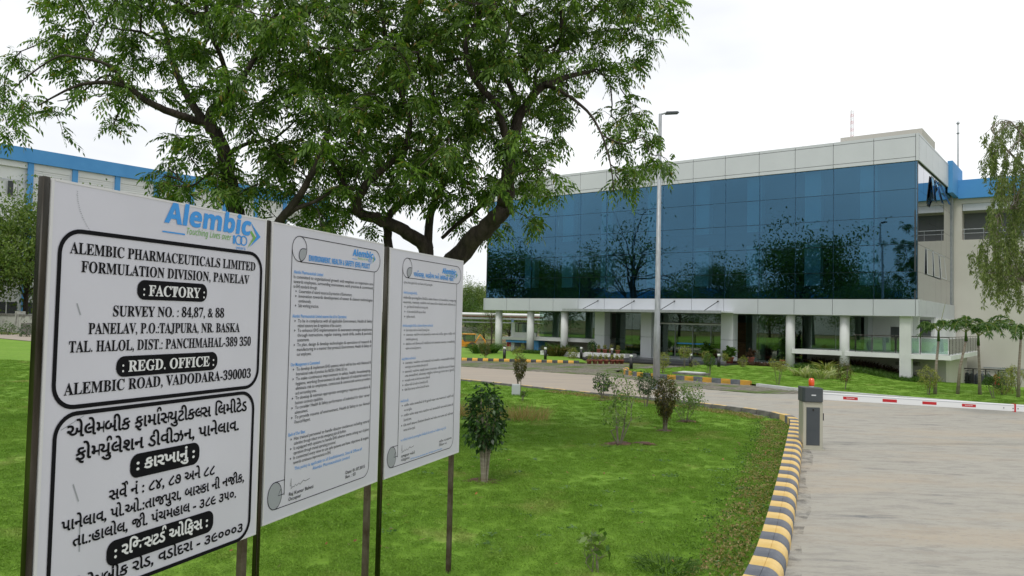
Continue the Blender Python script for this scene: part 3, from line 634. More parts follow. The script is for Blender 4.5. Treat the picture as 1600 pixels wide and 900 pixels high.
G1 = [(-2.7, 'ગુજરાત રાજ્યના સુરક્ષા નિયમો, ૧૯૪૮ની કલમ ૯૧-બી, ૬૮-આર મુજબ'), (0, '#એલેમ્બીક ફાર્માસ્યુટીકલ લિમીટેડ.'), (1.3, 'એલેમ્બીક ફાર્માસ્યુટીકલ લિમીટેડ સંસ્થા વિકાસ માટે કર્મચારીઓ, આજુબાજુ|'), (2.5, 'વાતાવરણ, પર્યાવરણ, આરોગ્ય અને સલામતીના ધોરણો પ્રત્યે પ્રતિબદ્ધ છે.|'), (3.7, '>કુદરતી સંસાધનોની જાળવણી અને પર્યાવરણનું રક્ષણ.'), (5.0, '>નવી તથા સ્વચ્છ ટેકનોલોજી તરફ સતત વિકાસ.'), (6.3, '>સુરક્ષિત કાર્યપદ્ધતિ.'),
 (8.7, '#એલેમ્બીક ફાર્માસ્યુટીકલ લિમીટેડના ઓપરેશનમાં નીચે મુજબ ખાતરી આપે છે.'), (9.9, '>દેશનો પર્યાવરણ, આરોગ્ય અને સલામતી કાયદાઓનું પાલન.'), (11.1, '>પર્યાવરણ, આરોગ્ય અને સલામતીના અમલ માટે તાલીમ, સૂચના, ઓડિટ અને|'), (12.3, ' કર્મચારીઓનું મૂલ્યાંકન કરવું.'), (13.5, '>સંશોધન અને ઉત્પાદનની પદ્ધતિઓ અને કામકાજ પર્યાવરણ, કર્મચારીઓનું|'), (14.7, ' આરોગ્ય અને સલામતીનું રક્ષણ થાય.'),
 (17.4, '#અમારું મેનેજમેન્ટ ખાતરી આપે છે.'), (18.5, '>પર્યાવરણ, આરોગ્ય અને સલામતી માટે રાષ્ટ્રીય, આંતરરાષ્ટ્રીય ધોરણો|'), (19.6, ' અમલમાં મૂકવા અને પાલન NIOSH, OSHA, ISO વગેરે.'), (20.8, '>સલામતી, આરોગ્ય, સફાઈ, કામના વાતાવરણ, ઔદ્યોગિક કચરાનો નિકાલ|'), (21.9, ' તથા કર્મચારીઓ, કોન્ટ્રાક્ટ મજૂરોના જોખમ દૂર કરવા સતત સુધારો.|'), (23.1, '>આપાતકાલીન વ્યવસ્થા અને ધંધાની સાતત્ય ક્ષમતા વિકસાવવી.'), (24.3, '>વ્યક્તિગત પ્રગતિ માટે આરોગ્ય અને સલામતીની કામગીરી.'), (25.5, '>વાર્ષિક રિપોર્ટમાં પર્યાવરણ, આરોગ્ય અને સલામતીનો અહેવાલ.'),
 (28.4, '#અમારી દરેક સાઈટ.'), (29.6, '>તાલીમ પામેલ કર્મચારીઓ કે જે કુદરતી આફત તથા અકસ્માતને પહોંચી વળે|'), (30.9, ' પ્લાન અને સુવિધા.'), (32.2, '>તાલીમ પામેલ સ્ટાફ દ્વારા આરોગ્ય અને સલામતીની ઘટનાઓને હેન્ડલ કરે|'), (33.5, ' સિસ્ટમથી સજ્જ.'), (34.8, '>દરેક સમયે સલામત સિસ્ટમનો ઉપયોગ અને ધ્યેય તથા લક્ષ્ય માટે પ્રતિબદ્ધ|'), (36.1, ' પર્યાવરણ માટે સતત સુધારો.'), (38.6, '=આ પોલિસી એલેમ્બીક ફાર્માસ્યુટીકલ લિમીટેડની દરેક સાઈટ અને ઓફિસને લાગુ પડે છે.')]
import re
def guj(s):   # put the i sign before its consonant cluster and turn viramas into half forms
    s = re.sub('((?:[\u0a95-\u0ab9]\u0acd)*[\u0a95-\u0ab9])\u0abf', '\u0abf\\1', s)
    s = re.sub('\u0ab0\u0acd([\u0a95-\u0ab9][\u0abe-\u0acc]?)', '\\1', s)
    return re.sub('([\u0a95-\u0ab9])\u0acd', '^\\1', s)
policy(p3, [(a, guj(s_)) for a, s_ in G1], ('પર્યાવરણ, આરોગ્ય અને સલામતી નીતિ'.replace('ર્યા', 'યા~').replace('ગ્ય', '^ગય').replace('તિ', 'િત'), .3878, 1.614, 1.1484, .040), (.912, 1.672, .46), .0312, 1.4634,
       [('NOTE: In case of any discrepancy, please refer English version of this policy', .4186, .998, .086)], [('રાજકુમાર બહેતી', .2613, .49, .128), ('ઓક્યુપાયર', .2613, .40, .098), ('તારીખ: ૦૧.૦૭.૨૦૧૫', .9433, 1.1913, .152), (guj('રિવિઝન: ૦૩'), .9433, 1.09, .12)], True)

# ================================================================ main building (local axes: x = t along the facade from the right corner, y = -n towards the viewer, z up)
TH = math.atan2(DV.y, DV.x)
office = thing('office_building', 'two storey blue glass office block on white columns with pale metal fascia', 'building', (BC.x, BC.y, 0), TH)
Z0, Z1, Z2, Z3 = 2.883, 3.737, 10.597, 11.983
NC = 14; PW = BL / NC; PH = (Z2 - Z1) / 5
def B(mb, t0, t1, n0, n1, z0, z1): return mb.box(t0, t1, -n1, -n0, z0, z1)
# structure: slabs, interior walls, roof
b = MB(); B(b, .1, BL - .1, .12, BW - .1, Z0 + .02, Z1 - .25); B(b, .1, BL - .1, .25, BW - .3, 7.0, 7.25); B(b, .1, BL - .1, .12, BW - .1, Z2 + .05, Z3 - .3); b.build('floor_slab', M['interior'], office)
b = MB(); B(b, .05, BL - .05, .02, BW - .05, Z0, Z0 + .015); b.build('soffit', M['white'], office)
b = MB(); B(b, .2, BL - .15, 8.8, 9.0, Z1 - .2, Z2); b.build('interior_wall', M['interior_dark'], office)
for za, zb in ((Z1 + .01, Z1 + .72), (6.75, 7.5)): b = MB(); B(b, .1, BL - .1, .16, .22, za, zb); b.build('spandrel', M['joint'], office)
for t in [2.3, 5.1, 8.3, 11.4, 14.6, 17.9, 20.9, 24.0]:
    for (za, zb) in ((Z1 - .2, 7.0), (7.25, Z2)):
        b = MB(); B(b, t - .42, t + .42, .35, .85, za, zb); b.build('interior_column', M['whitepaint'], office)
b = MB(); B(b, BL - 3.6, BL - 3.1, 9.8, 10.3, Z1, Z2); B(b, BL - 5.2, BL - 3.6, 9.9, 10.2, 6.6, 7.3); b.build('interior_column', M['interior'], office)
# curtain wall
b = MB()
for i in range(NC + 1): B(b, i * PW - .028, i * PW + .028, .035, .13, Z1, Z2)
b.build('mullions', M['mullion'], office)
b = MB()
for j in range(6): B(b, 0, BL, .037, .10, Z1 + j * PH - .025, Z1 + j * PH + .025)
b.build('transoms', M['mullion'], office)
pm = MB().box(-PW / 2 + .009, PW / 2 - .009, -.03, 0.0, -PH / 2 + .009, PH / 2 - .009).mesh('glass_pane', M['blue_glass'])
for i in range(NC):
    for j in range(5):
        o = link('glass_pane', pm, office, ((i + .5) * PW, .0, Z1 + (j + .5) * PH)); o.rotation_euler = (rnd.gauss(0, .0016), 0, rnd.gauss(0, .0022))
# joint backing for fascias, then panels
b = MB(); B(b, -.04, BL + .04, -.03, .3, Z2 + .02, Z3 - .03); B(b, -.04, .3, .3, BW - .3, Z2 + .02, Z3 - .03); B(b, -.04, BL + .04, -.03, .3, Z0 + .02, Z1 - .03); B(b, -.04, .3, .3, BW, Z0 + .02, Z1 - .03)
B(b, BL - .3, BL + .04, .3, BW, Z0 + .02, Z1 - .03); B(b, BL - .3, BL + .04, .3, BW, Z2 + .02, Z3 - .03); b.build('fascia_backing', M['joint'], office)
g_ = .012
def fpanel(n0, x0, x1, zs, m, side=False):
    b = MB()
    for za, zb in zs:
        if side: b.box(-.10, -.045, -x1 + g_, -x0 - g_, za + g_, zb - g_)
        else: B(b, x0 + g_, x1 - g_, -.10, -.035, za + g_, zb - g_)
    return b.build('fascia_panel', m, office)
UZ = [(Z2, Z2 + .20), (Z2 + .20, Z3 - .17), (Z3 - .17, Z3)]
for i in range(NC):
    a, c = i * PW, (i + 1) * PW
    if i == 0: fpanel(0, -.10, .05, [(Z2, Z3)], M['panel']); a = .05
    if i == NC - 1: c = BL + .10
    fpanel(0, a, c, UZ, M['panel'])
    a, c = i * PW, (i + 1) * PW
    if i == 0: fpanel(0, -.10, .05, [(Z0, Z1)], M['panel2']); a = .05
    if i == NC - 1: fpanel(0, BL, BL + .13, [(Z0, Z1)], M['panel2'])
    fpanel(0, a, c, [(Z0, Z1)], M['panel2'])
for i in range(6):
    a, c = .0 + i * 1.86, (i + 1) * 1.86
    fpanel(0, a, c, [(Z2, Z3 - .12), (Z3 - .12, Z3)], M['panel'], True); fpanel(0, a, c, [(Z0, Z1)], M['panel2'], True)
b = MB(); B(b, BL + .045, BL + .10, 0, BW, Z0, Z1); B(b, BL + .045, BL + .1, 0, BW, Z2, Z3); b.build('fascia_panel', M['panel'], office)
# roof box set back
b = MB(); B(b, .35, 4.5, 3.4, 7.3, Z3 - .6, 13.0); o = b.build('roof_room', M['cream'], office)
# side curtain wall (t = 0)
b = MB()
SP = 10.5 / 6
for i in range(7): b.box(.04, .12, -(i * SP) - .02 - .02, -(i * SP) + .02 - .02, Z1, Z2)
for j in range(6): b.box(.042, .11, -10.6, -.1, Z1 + j * PH - .02, Z1 + j * PH + .02)
b.build('mullions', M['mullion'], office)
sm_ = MB().box(.0, .03, -SP / 2 + .006, SP / 2 - .006, -PH / 2 + .006, PH / 2 - .006).mesh('glass_pane', M['side_glass'])
for i in range(6):
    for j in range(5):
        opn = (i, j) in ((3, 4), (4, 4), (5, 4), (4, 0 + 1), (3, 1))
        o = link('glass_pane', sm_, office, (0, -(i + .5) * SP - .02, Z1 + (j + .5) * PH)); o.rotation_euler = (0, rnd.gauss(0, .0015), rnd.gauss(0, .001))
# open sashes
for (n, zt, a, wd) in ((3.6, 10.42, 6, .40), (4.7, 10.42, 14, .40), (5.9, 10.42, 22, .40), (6.2, 6.45, 5, .8), (4.3, 6.45, 2.5, .8), (2.4, 6.45, 1.2, .8)):
    b = MB(); L = 1.35; q = R(a)
    for (x0, x1, h0, h1) in ((0, .04, 0, L), (wd * 2 - .04, wd * 2, 0, L), (.04, wd * 2 - .04, 0, .04), (.04, wd * 2 - .04, L - .04, L)):
        b.box(-.02, .006, -n - x1, -n - x0, -h1, -h0)
    b2 = MB().box(-.01, .0, -n - wd * 2 + .05, -n - .05, -L + .05, -.05)
    for bb in (b, b2): bb.v = [(x * math.cos(q) + z * math.sin(q) - .03, y, zt - x * math.sin(q) + z * math.cos(q)) for x, y, z in bb.v]
    f = b.build('open_sash', M['mullion'] if zt > 8 else M['panel2'], office); b2.build('pane', M['blue_glass'] if zt > 8 else M['side_glass'], f)
b = MB(); B(b, -.06, .25, BW - .62, BW - .05, Z1 + .01, Z2 - .01); b.build('corner_post', M['galv'], office)
# left side wall: glass bays
b = MB()
for i in range(7): b.box(BL - .1, BL - .02, -(i * SP) - .04, -(i * SP), Z1, Z2)
for j in range(6): b.box(BL - .1, BL - .03, -10.6, -.1, Z1 + j * PH - .02, Z1 + j * PH + .02)
b.build('mullions', M['mullion'], office)
b = MB(); b.box(BL - .03, BL - .001, -10.5, -.1, Z1, Z2); b.build('glass_wall', M['rail_glass'], office)
# ground floor columns
for t, rd in ((26.65, .25), (23.85, .25), (21.05, .25), (6.25, .24), (3.45, .24)):
    b = MB(); b.lathe([(rd, -.5), (rd, Z0 + .01)], (t, -.38, 0), 24); o = b.build('round_column', M['conc'], office, True)
b = MB(); B(b, .28, .80, .12, .62, -1, Z0 + .01); b.build('square_column', M['conc'], office)
for t in (18.2, 14.9, 9.75):
    b = MB(); B(b, t - .36, t + .36, .15, .85, -.1, 1.38); B(b, t - .36, t + .36, .15, .85, 1.40, Z0 + .01); b.build('clad_pillar', M['panel'], office)
# raised floors
b = MB(); B(b, 18.6, 24.2, .9, 6, .86, 1.10); B(b, 24.2, 27.2, 1.5, 6, .8, 1.0); b.build('raised_floor', M['white'], office)
b = MB(); B(b, -1.45, 6.1, .15, 10.9, .80, 1.03); b.build('balcony_slab', M['white'], office)
for a_ in ((18.4, 24.0, 2.4, 2.6, -.3, .87), (-.8, 6.2, 3.2, 3.4, -1.3, .81), (-.8, -.6, 3.41, 10.9, -1.4, .81)): b = MB(); B(b, *a_); b.build('plinth_wall', M['cream'], office)
b = MB(); B(b, 6.0, 18.6, .2, 8, .0, .16); b.build('lobby_floor', M['interior'], office)
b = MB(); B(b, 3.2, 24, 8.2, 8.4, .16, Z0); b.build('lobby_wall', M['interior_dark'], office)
b = MB(); B(b, 18.6, 24.1, 2.3, 2.35, 1.1, Z0); b.build('pale_blind', mat('pale_blind', (.26, .32, .28), .8), office)
b = MB(); B(b, 9.2, 15.5, 6.2, 6.4, .16, 2.4); b.build('reception_panel', M['wood'], office)
b = MB(); B(b, 10.2, 13.0, 4.6, 5.2, .16, 1.15); b.build('reception_desk', M['wood'], office)
b = MB(); B(b, 5.9, 6.1, 3.6, 8.2, .16, Z0); B(b, 8.6, 8.9, 3.0, 3.3, .16, Z0); B(b, 3.0, 3.2, 3.4, 8.2, 1.0, Z0); b.build('white_partition', M['interior'], office)
# right end room behind the balcony: white wall with two openings
b = MB(); B(b, -.05, 1.0, 4.5, 4.7, 1.03, Z0); B(b, 2.1, 3.0, 4.5, 4.7, 1.03, Z0); B(b, 1.0, 2.1, 4.5, 4.7, 2.35, Z0); B(b, -.2, 0, 4.7, 10.9, 1.03, Z0); b.build('end_wall', M['white'], office)
b = MB(); B(b, .3, .55, 2.2, 2.5, 1.03, Z0); b.build('end_wall', M['whitepaint'], office)
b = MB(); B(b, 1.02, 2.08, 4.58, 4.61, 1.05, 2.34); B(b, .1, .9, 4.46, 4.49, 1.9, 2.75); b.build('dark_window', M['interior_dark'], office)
def glazing(ts, n, z0, z1, m='clear', frame='joint', fw=.03):
    for a, c in zip(ts[:-1], ts[1:]):
        b = MB(); B(b, a + .012, c - .012, n, n + .014, z0 + .01, z1); p_ = b.build('shop_window', M[m], office)
    b = MB()
    for a in ts[1:-1]: B(b, a - fw / 2, a + fw / 2, n + .016, n + .05, z0, z1)
    if b.v: b.build('window_fin', M[frame], office)
glazing([18.6, 20.0, 21.6, 23.0, 24.2], 1.9, 1.10, Z0); glazing([15.3, 16.6, 17.8], 1.5, .16, Z0)
glazing([6.1, 7.4, 8.6, 9.35], 2.0, .16, Z0); glazing([3.0, 4.3, 6.0], 1.9, 1.03, Z0, frame='galv')
glazing([10.15, 11.0, 12.3, 13.6, 14.5], 1.3, 2.30, Z0)
b = MB(); B(b, 10.15, 14.5, 1.22, 1.30, 2.20, 2.28); b.build('door_header', M['whitepaint'], office)
for a, c in ((10.15, 11.15), (11.17, 12.3), (12.32, 13.45), (13.47, 14.5)):
    b = MB(); B(b, a, c, 1.28, 1.292, .18, 2.19); d = b.build('glass_door', M['clear'], office)
    q = MB(); B(q, a, a + .035, 1.25, 1.30, .17, 2.19); B(q, a, c, 1.25, 1.30, .165, .23); q.build('door_rail', M['galv'], d)
    q = MB(); B(q, c - .12, c - .09, 1.20, 1.23, .8, 1.6); q.build('handle', M['steel'], d)
b = MB(); B(b, 11.2, 13.4, 1.262, 1.27, 1.02, 1.10); b.build('door_stripe', M['blue_ink'], office)
# entrance canopy with tie rods
b = MB(); B(b, 9.3, 19.6, -1.9, -.02, 2.93, 3.01); can = b.build('canopy', M['whitepaint'], office)
b = MB(); B(b, 9.25, 19.65, -1.98, -1.9, 2.88, 3.03); b.build('canopy_gutter', M['galv'], can)
for t in (18.2, 15.6, 12.9, 10.2):
    b = MB(); b.tube([(t, .1, 3.58), (t + .1, 1.75, 3.02)], .022, 6); b.lathe([(.05, -.03), (.05, .03)], (t, .12, 3.58), 8); b.build('tie_rod', M['steel'], office)
# steps of dark stone
for i, (n0, z) in enumerate(((-2.6, .045), (-2.2, .085), (-1.8, .125))):
    b = MB(); B(b, 8.8 + i * .01, 18.0 - i * .01, n0, .2 - i * .01, -.05, z); b.build('step', M['granite'], office)
b = MB(); B(b, 15.5, 18.4, -1.3, .1, -.02, .34); b.build('planter_wall', M['white'], office)
b = MB(); B(b, 18.4, 21.6, -1.55, -1.3, .0, .30); b.build('planter_wall', M['white'], office)
# balcony railing
rl = MB(); zr = 1.9
rl.tube([(3.0, .02 - .3, zr), (-1.35, -.28, zr), (-1.35, -10.8, zr)], .025, 6)
for t in (2.9, 2.1, 1.0, -.1, -1.35): rl.tube([(t, -.28, 1.0), (t, -.28, zr)], .016, 6)
for n in np.arange(1.3, 10.8, 1.05): rl.tube([(-1.35, -n, 1.0), (-1.35, -n, zr)], .010, 6)
rl.build('railing', M['steel'], office)
b = MB()
for a, c in ((-1.3, -.15), (-.05, .95), (1.05, 2.05), (2.15, 2.85)): B(b, a, c, .27, .282, 1.08, zr - .08)
for n in np.arange(.3, 10.2, 1.05): b.box(-1.356, -1.344, -n - .98, -n - .05, 1.08, zr - .08)
b.build('railing_glass', M['rail_glass'], office)
# left end: small porch with blue slab, blue pier and dark door
b = MB(); B(b, 24.3, 26.95, 1.6, 4.2, .62, .78); b.build('blue_slab', M['blue'], office)
b = MB(); B(b, 23.75, 24.15, 1.2, 2.2, -.2, 1.0); b.build('blue_pier', M['blue'], office)
b = MB(); B(b, 26.4, 26.7, 1.9, 4, -.2, 2.05); B(b, 24.5, 26.4, 1.92, 2.1, .78, 1.35); b.build('porch_wall', M['white'], office)
b = MB(); B(b, 25.2, 26.4, 3.0, 3.2, -.2, .6); b.build('porch_wall', M['cream'], office)
b = MB(); B(b, 24.4, 25.2, 2.8, 2.9, -.2, .69); b.build('porch_door', M['dblue'], office)
b = MB(); B(b, 24.4, 26.4, 1.95, 1.965, 1.35, 1.95); b.build('porch_glass', M['rail_glass'], office)
b = MB(); b.tube([(24.4, -1.95, 2.0), (26.1, -1.95, 2.0), (26.1, -1.95, 1.3)], .025, 6); b.build('porch_rail', M['steel'], office)
b = MB(); B(b, .98, 1.32, 3.13, 3.19, -1.2, .35); b.build('service_door', M['dblue'], office)
b = MB(); B(b, .4, 1.45, 2.5, 3.19, .36, .5); b.build('service_canopy', M['kerb_c'], office)
# things at the office
def LB(t, n, z=0): return Vector((BC.x, BC.y, z)) + Vector((*(DV * t + EV * n), 0))
ch = None
for i, (t, lb) in enumerate(((8.1, 'black mesh office chair inside the lobby window, left of its twin'), (7.35, 'black mesh office chair inside the lobby window, nearer the white column'))):
    p = LB(t, 2.9, .16)
    if ch is None:
        ch = thing('office_chair', lb, 'chair', p, TH + .4, 'office chairs in the lobby')
        MB().box(-.24, .24, -.24, .24, .45, .53).build('seat', M['blackp'], ch); MB().box(-.22, .22, .2, .26, .6, 1.15).build('backrest', M['blackp'], ch)
        q = MB(); q.tube([(0, 0, .1), (0, 0, .45)], .03, 6); [q.tube([(0, 0, .1), (.28 * math.cos(a), .28 * math.sin(a), .04)], .02, 5) for a in np.arange(0, 6.2, 1.257)]; q.build('base', M['blackp'], ch)
        q = MB(); [q.tube([(s * .27, .15, .48), (s * .27, .15, .72), (s * .27, -.15, .72)], .02, 5) for s in (-1, 1)]; q.build('armrest', M['blackp'], ch)
    else: dup(ch, p, TH - .5, lb)
# mast and rod on the roof
ms = thing('radio_mast', 'slim red and white lattice mast rising behind the office roof', 'mast', at_depth(1331, 245, 62))
zt = at_depth(1331, 172, 62).z - ms.location.z; q, q2 = MB(), MB()
for k in range(3):
    a = k * 2.094; q.tube([(.16 * math.cos(a), .16 * math.sin(a), -12), (.13 * math.cos(a), .13 * math.sin(a), zt)], .02, 4)
for j in range(26):
    z = zt * (j / 26); 
    for k in range(3):
        a, c = k * 2.094, (k + 1) * 2.094; (q if j % 4 < 2 else q2).tube([(.15 * math.cos(a), .15 * math.sin(a), z), (.15 * math.cos(c), .15 * math.sin(c), z + zt / 26)], .013, 4, False)
q.build('lattice', M['whitepaint'], ms); q2.build('lattice', M['red'], ms)
rd_ = thing('lightning_rod', 'thin rod with two small knobs on the blue parapet corner', 'lightning rod', LB(-.2, BW + .6, 12.1))
zt = at_depth(1493, 187, 46).z - 12.1; q = MB(); q.tube([(0, 0, -.2), (0, 0, zt)], [.05, .03], 6); q.lathe([(.02, 0), (.11, .12), (.02, .24)], (0, 0, zt - .15), 8); q.lathe([(.02, 0), (.1, .1), (.02, .2)], (0, 0, zt - .75), 8); q.build('rod', M['galv'], rd_)

# ================================================================ annex with blue parapet
annex = thing('annex_building', 'cream rendered building with blue parapet and window strips right of the glass office', 'building', (BC.x, BC.y, 0), TH)
W0 = BW + .02
b = MB(); B(b, -60, 27, W0 + .9, W0 + 26, -2, 10.3); B(b, -60, -.0, W0, W0 + .9, -2, 7.7); B(b, -60, -.0, W0, W0 + .9, 9.9, 10.28)
B(b, -.48, .0, W0 + .003, W0 + .9, 7.7, 9.9)
for t in np.arange(-10.4, -60, -9.9): B(b, t - 1.5, t, W0 + .003, W0 + .9, 7.7, 9.9)
b.build('wall', M['cream'], annex)
b = MB(); B(b, -60, -.32, W0 - .25, W0 + .2, 10.2, 11.32); B(b, -.32, -.06, W0 - 2.4, W0 + 1.5, 10.28, 12.15); b.build('parapet', M['blue'], annex)
b = MB(); B(b, -.06, 1.2, W0 - .4, W0 + 1.5, 10.3, 12.18); b.build('parapet_end', M['cream'], annex)
for k, (ta, tb) in enumerate(((-10.2, -.5), (-20.1, -12.1), (-30, -22))):
    b = MB(); m_ = int((tb - ta) / 2.3)
    for i in range(m_): B(b, ta + (tb - ta) * i / m_ + .012, ta + (tb - ta) * (i + 1) / m_ - .012, W0 + .05, W0 + .1, 9.47, 9.89)
    b.build('window_strip', M['panel2'], annex)
    b = MB(); B(b, ta, tb, W0 + .86, W0 + .885, 7.75, 9.4); wn = b.build('window', M['interior_dark'], annex)
    b = MB(); b.tube([annexp for annexp in ((ta, -W0 - .1, 8.35), (tb, -W0 - .1, 8.35))], .03, 6); b.tube([(ta, -W0 - .1, 8.1), (tb, -W0 - .1, 8.1)], .02, 6)
    for t in np.arange(tb - .1, ta, -1.0): b.tube([(t, -W0 - .1, 7.7), (t, -W0 - .1, 8.35)], .02, 5)
    b.build('rail', M['galv'], annex)
b = MB(); B(b, -60, -1.6, W0 - .16, W0 - .10, .02, .10)
for t in np.arange(-2.5, -40, -3.2): B(b, t - .03, t + .03, W0 - .16, W0 - .10, -1.4, .02)
b.build('pipe_rail', M['galv'], annex)
# gas cylinders in the yard
def cyl(mt):
    r = thing('gas_cylinder', '', 'gas cylinder', (0, 0, 0), 0, 'gas cylinders lined up in the yard')
    q = MB(); q.lathe([(.10, 0), (.16, .04), (.17, .12), (.17, .75), (.14, .9), (.06, .98)], n=14); q.build('body', mt, r, True)
    q = MB(); q.lathe([(.05, .96), (.05, 1.06), (.03, 1.1)], n=8); q.build('valve', M['galv'], r)
    q = MB(); q.tube([(.1 * math.cos(a), .1 * math.sin(a), 1.12) for a in np.arange(0, 6.6, .7)], .012, 5); q.build('collar', M['blackp'], r); return r
c0 = cyl(M['slate']); n_cyl = 0; TC = [1.0 - .26 * i for i in range(13)]
for i, t in enumerate(TC):
    p = LB(t - .6, 9.9 + .25 * (i % 2)); p.z = hz(p.x, p.y) - .02
    if i == 10: continue
    r_ = c0 if i == 0 else dup(c0, p, i)
    r_.location = p
    r_['label'] = 'dark grey gas cylinder in the row by the annex wall' 
rc = cyl(M['red']); p = LB(-2.4, 9.6); p.z = hz(p.x, p.y); rc.location = p; rc['label'] = 'red gas cylinder standing out at the right end of the dark row'
fr = thing('cylinder_rack', 'black steel frame rack around the gas cylinders', 'rack', LB(.6, 9.7, -1.25), TH); q = MB()
for i in range(7): q.box(-i * .62 - .03, -i * .62 + .03, .12, .18, 0, 1.25)
q.box(-3.8, .03, .119, .181, 1.25, 1.3); q.box(-3.8, .03, .125, .175, .55, .6); q.build('frame', M['blackp'], fr)

# ================================================================ left factory building
LQ = at_depth(0, 247, 85); fac = thing('factory_building', 'long white factory hall with bright blue parapet and blue pilasters behind the left trees', 'building', (LQ.x, LQ.y, 0), math.atan2(EV.y, EV.x))
# local x along the wall to the right/back, y = away (left)
b = MB(); b.box(-40, 37.5, .3, 30, -.5, 18.9); b.box(-40, 37.5, 0.02, .3, -.5, 12.6); b.box(-40, 37.5, .0, .3, 18.3, 18.98)
for t in (42.3,): b.box(t - .45, t + .45, .1, 1.0, 12, 18.98)
b.box(37.5, 45.6, .0, 12, 17.6, 18.98); b.box(45.0, 45.6, .1, .9, 12, 17.6); b.box(37.5, 46, .0, 30, -.5, 12.4); b.build('wall', M['hall_white'], fac)
b = MB(); b.box(-40, 45.8, -.35, .25, 18.98, 20.6); b.box(37.5, 45.8, .25, 12, 18.98, 20.6); b.build('parapet', M['blue'], fac)
ps = [3.1, 7.9, 12.9] + [12.9 + 4.95 * k for k in range(1, 6)] + [-1.9 - 4.9 * k for k in range(6)]
for t in ps + [45.7]:
    b = MB(); b.box(t - .3, t + .3, -.22, .0, -.5, 18.97); b.build('pilaster', M['blue'], fac)
for a, c in [(3.4, 7.6), (8.2, 12.6)] + [(13.2 + 4.95 * k, 17.55 + 4.95 * k) for k in range(5)]:
    b = MB()
    for j in range(22): b.add([(a + .15, .06, 12.7 + j * .25), (c - .15, .06, 12.7 + j * .25), (c - .15, .10, 12.94 + j * .25), (a + .15, .10, 12.94 + j * .25)], [(0, 1, 2, 3)])
    b.build('louvre_panel', M['hall_white'], fac); b = MB(); b.box(a, c, .012, .14, 18.2, 18.32); b.box(a, a + .14, .012, .14, 12.6, 18.2); b.box(c - .14, c, .012, .14, 12.6, 18.2); b.build('louvre_frame', M['whitepaint'], fac)
b = MB(); b.box(-38, 2.8, -.03, .015, 16.7, 16.82); b.build('band', M['panel2'], fac)
b = MB(); b.box(.9, 1.9, -.02, .012, 15.0, 16.6); w_ = b.build('window', M['joint'], fac)
b = MB(); b.box(1.45, 1.85, -.06, -.022, 15.05, 16.55); b.build('frame', M['white'], w_)
for x0 in (-6.2, -3.0, 0.2, 3.4, 6.6):
    b = MB(); b.box(x0, x0 + 2.2, -.02, .012, 1.6, 2.9); w_ = b.build('window', M['joint'], fac); b = MB(); b.box(x0 + 1.05, x0 + 1.15, -.05, -.0, 1.6, 2.9); b.build('frame', M['whitepaint'], w_)
b = MB()
for z in (13.4, 14.0): b.tube([(37.6, .2, z), (49, .2, z)], .04, 5)
for t in np.arange(38, 49.2, 1.4): b.tube([(t, .2, 12.4), (t, .2, 14.0)], .03, 5)
b.build('roof_rail', M['galv'], fac)
# boundary wall in front of it
wl = thing('boundary_wall', 'weathered whitewashed low wall with dark coping below the left trees', 'wall', (-48, 73.2, 0))
M['oldwall'] = mat('old_whitewash', (.42, .42, .38), .9, (.10, .09, .08), 1.3, lo=.5, hi=.68, bump=.3)
q = MB(); q2 = MB(); q3 = MB()
strip(q, [(-60, 82), (-46.6, 72.2)], .25, -.3, 1.5); strip(q, [(-46.3, 71.9), (-41.9, 69), (-30, 62)], .25, -.3, 1.5)
strip(q2, [(-60, 82), (-46.6, 72.2)], .36, 1.5, 1.68); strip(q2, [(-46.3, 71.9), (-30, 62)], .36, 1.5, 1.68)
strip(q3, [(-46.8, 72.5), (-46.1, 71.9)], .6, -.3, 1.95)
q.build('masonry', M['oldwall'], wl, world=True); q2.build('coping', M['kerb_c'], wl, world=True); q3.build('pier', M['oldwall'], wl, world=True)

# ================================================================ background between tree and office
pr = thing('pipe_rack', 'elevated pipe bridge with pink and white pipes on blue posts behind the building', 'pipe rack', (-12, 118, -3))
q = MB(); q2 = MB(); q3 = MB(); q4 = MB()
for i, (m_, rr, dz) in enumerate(((q, .22, .45), (q2, .16, .2))): m_.tube([(-70, 117 + i * .5, 2.35 + dz), (20, 121 + i * .5, 2.35 + dz)], rr, 8)
q3.tube([(-70, 117, 2.15), (20, 121, 2.15)], .18, 4); q3.tube([(-70, 117, 1.55), (20, 121, 1.55)], .1, 4)
for x in np.arange(-68, 18, 9.6): q4.box(x + .8, x + 1.2, 118.4 + (x + 20) * .04, 118.8 + (x + 20) * .04, -3.2, 2.1)
q.build('pipe', M['whitepaint'], pr, world=True); q2.build('pipe', mat('pink_pipe', (.42, .18, .18), .5), pr, world=True); q3.build('beam', M['galv'], pr, world=True); q4.build('posts', mat('blue_grey_paint', (.10, .17, .24), .5), pr, world=True)
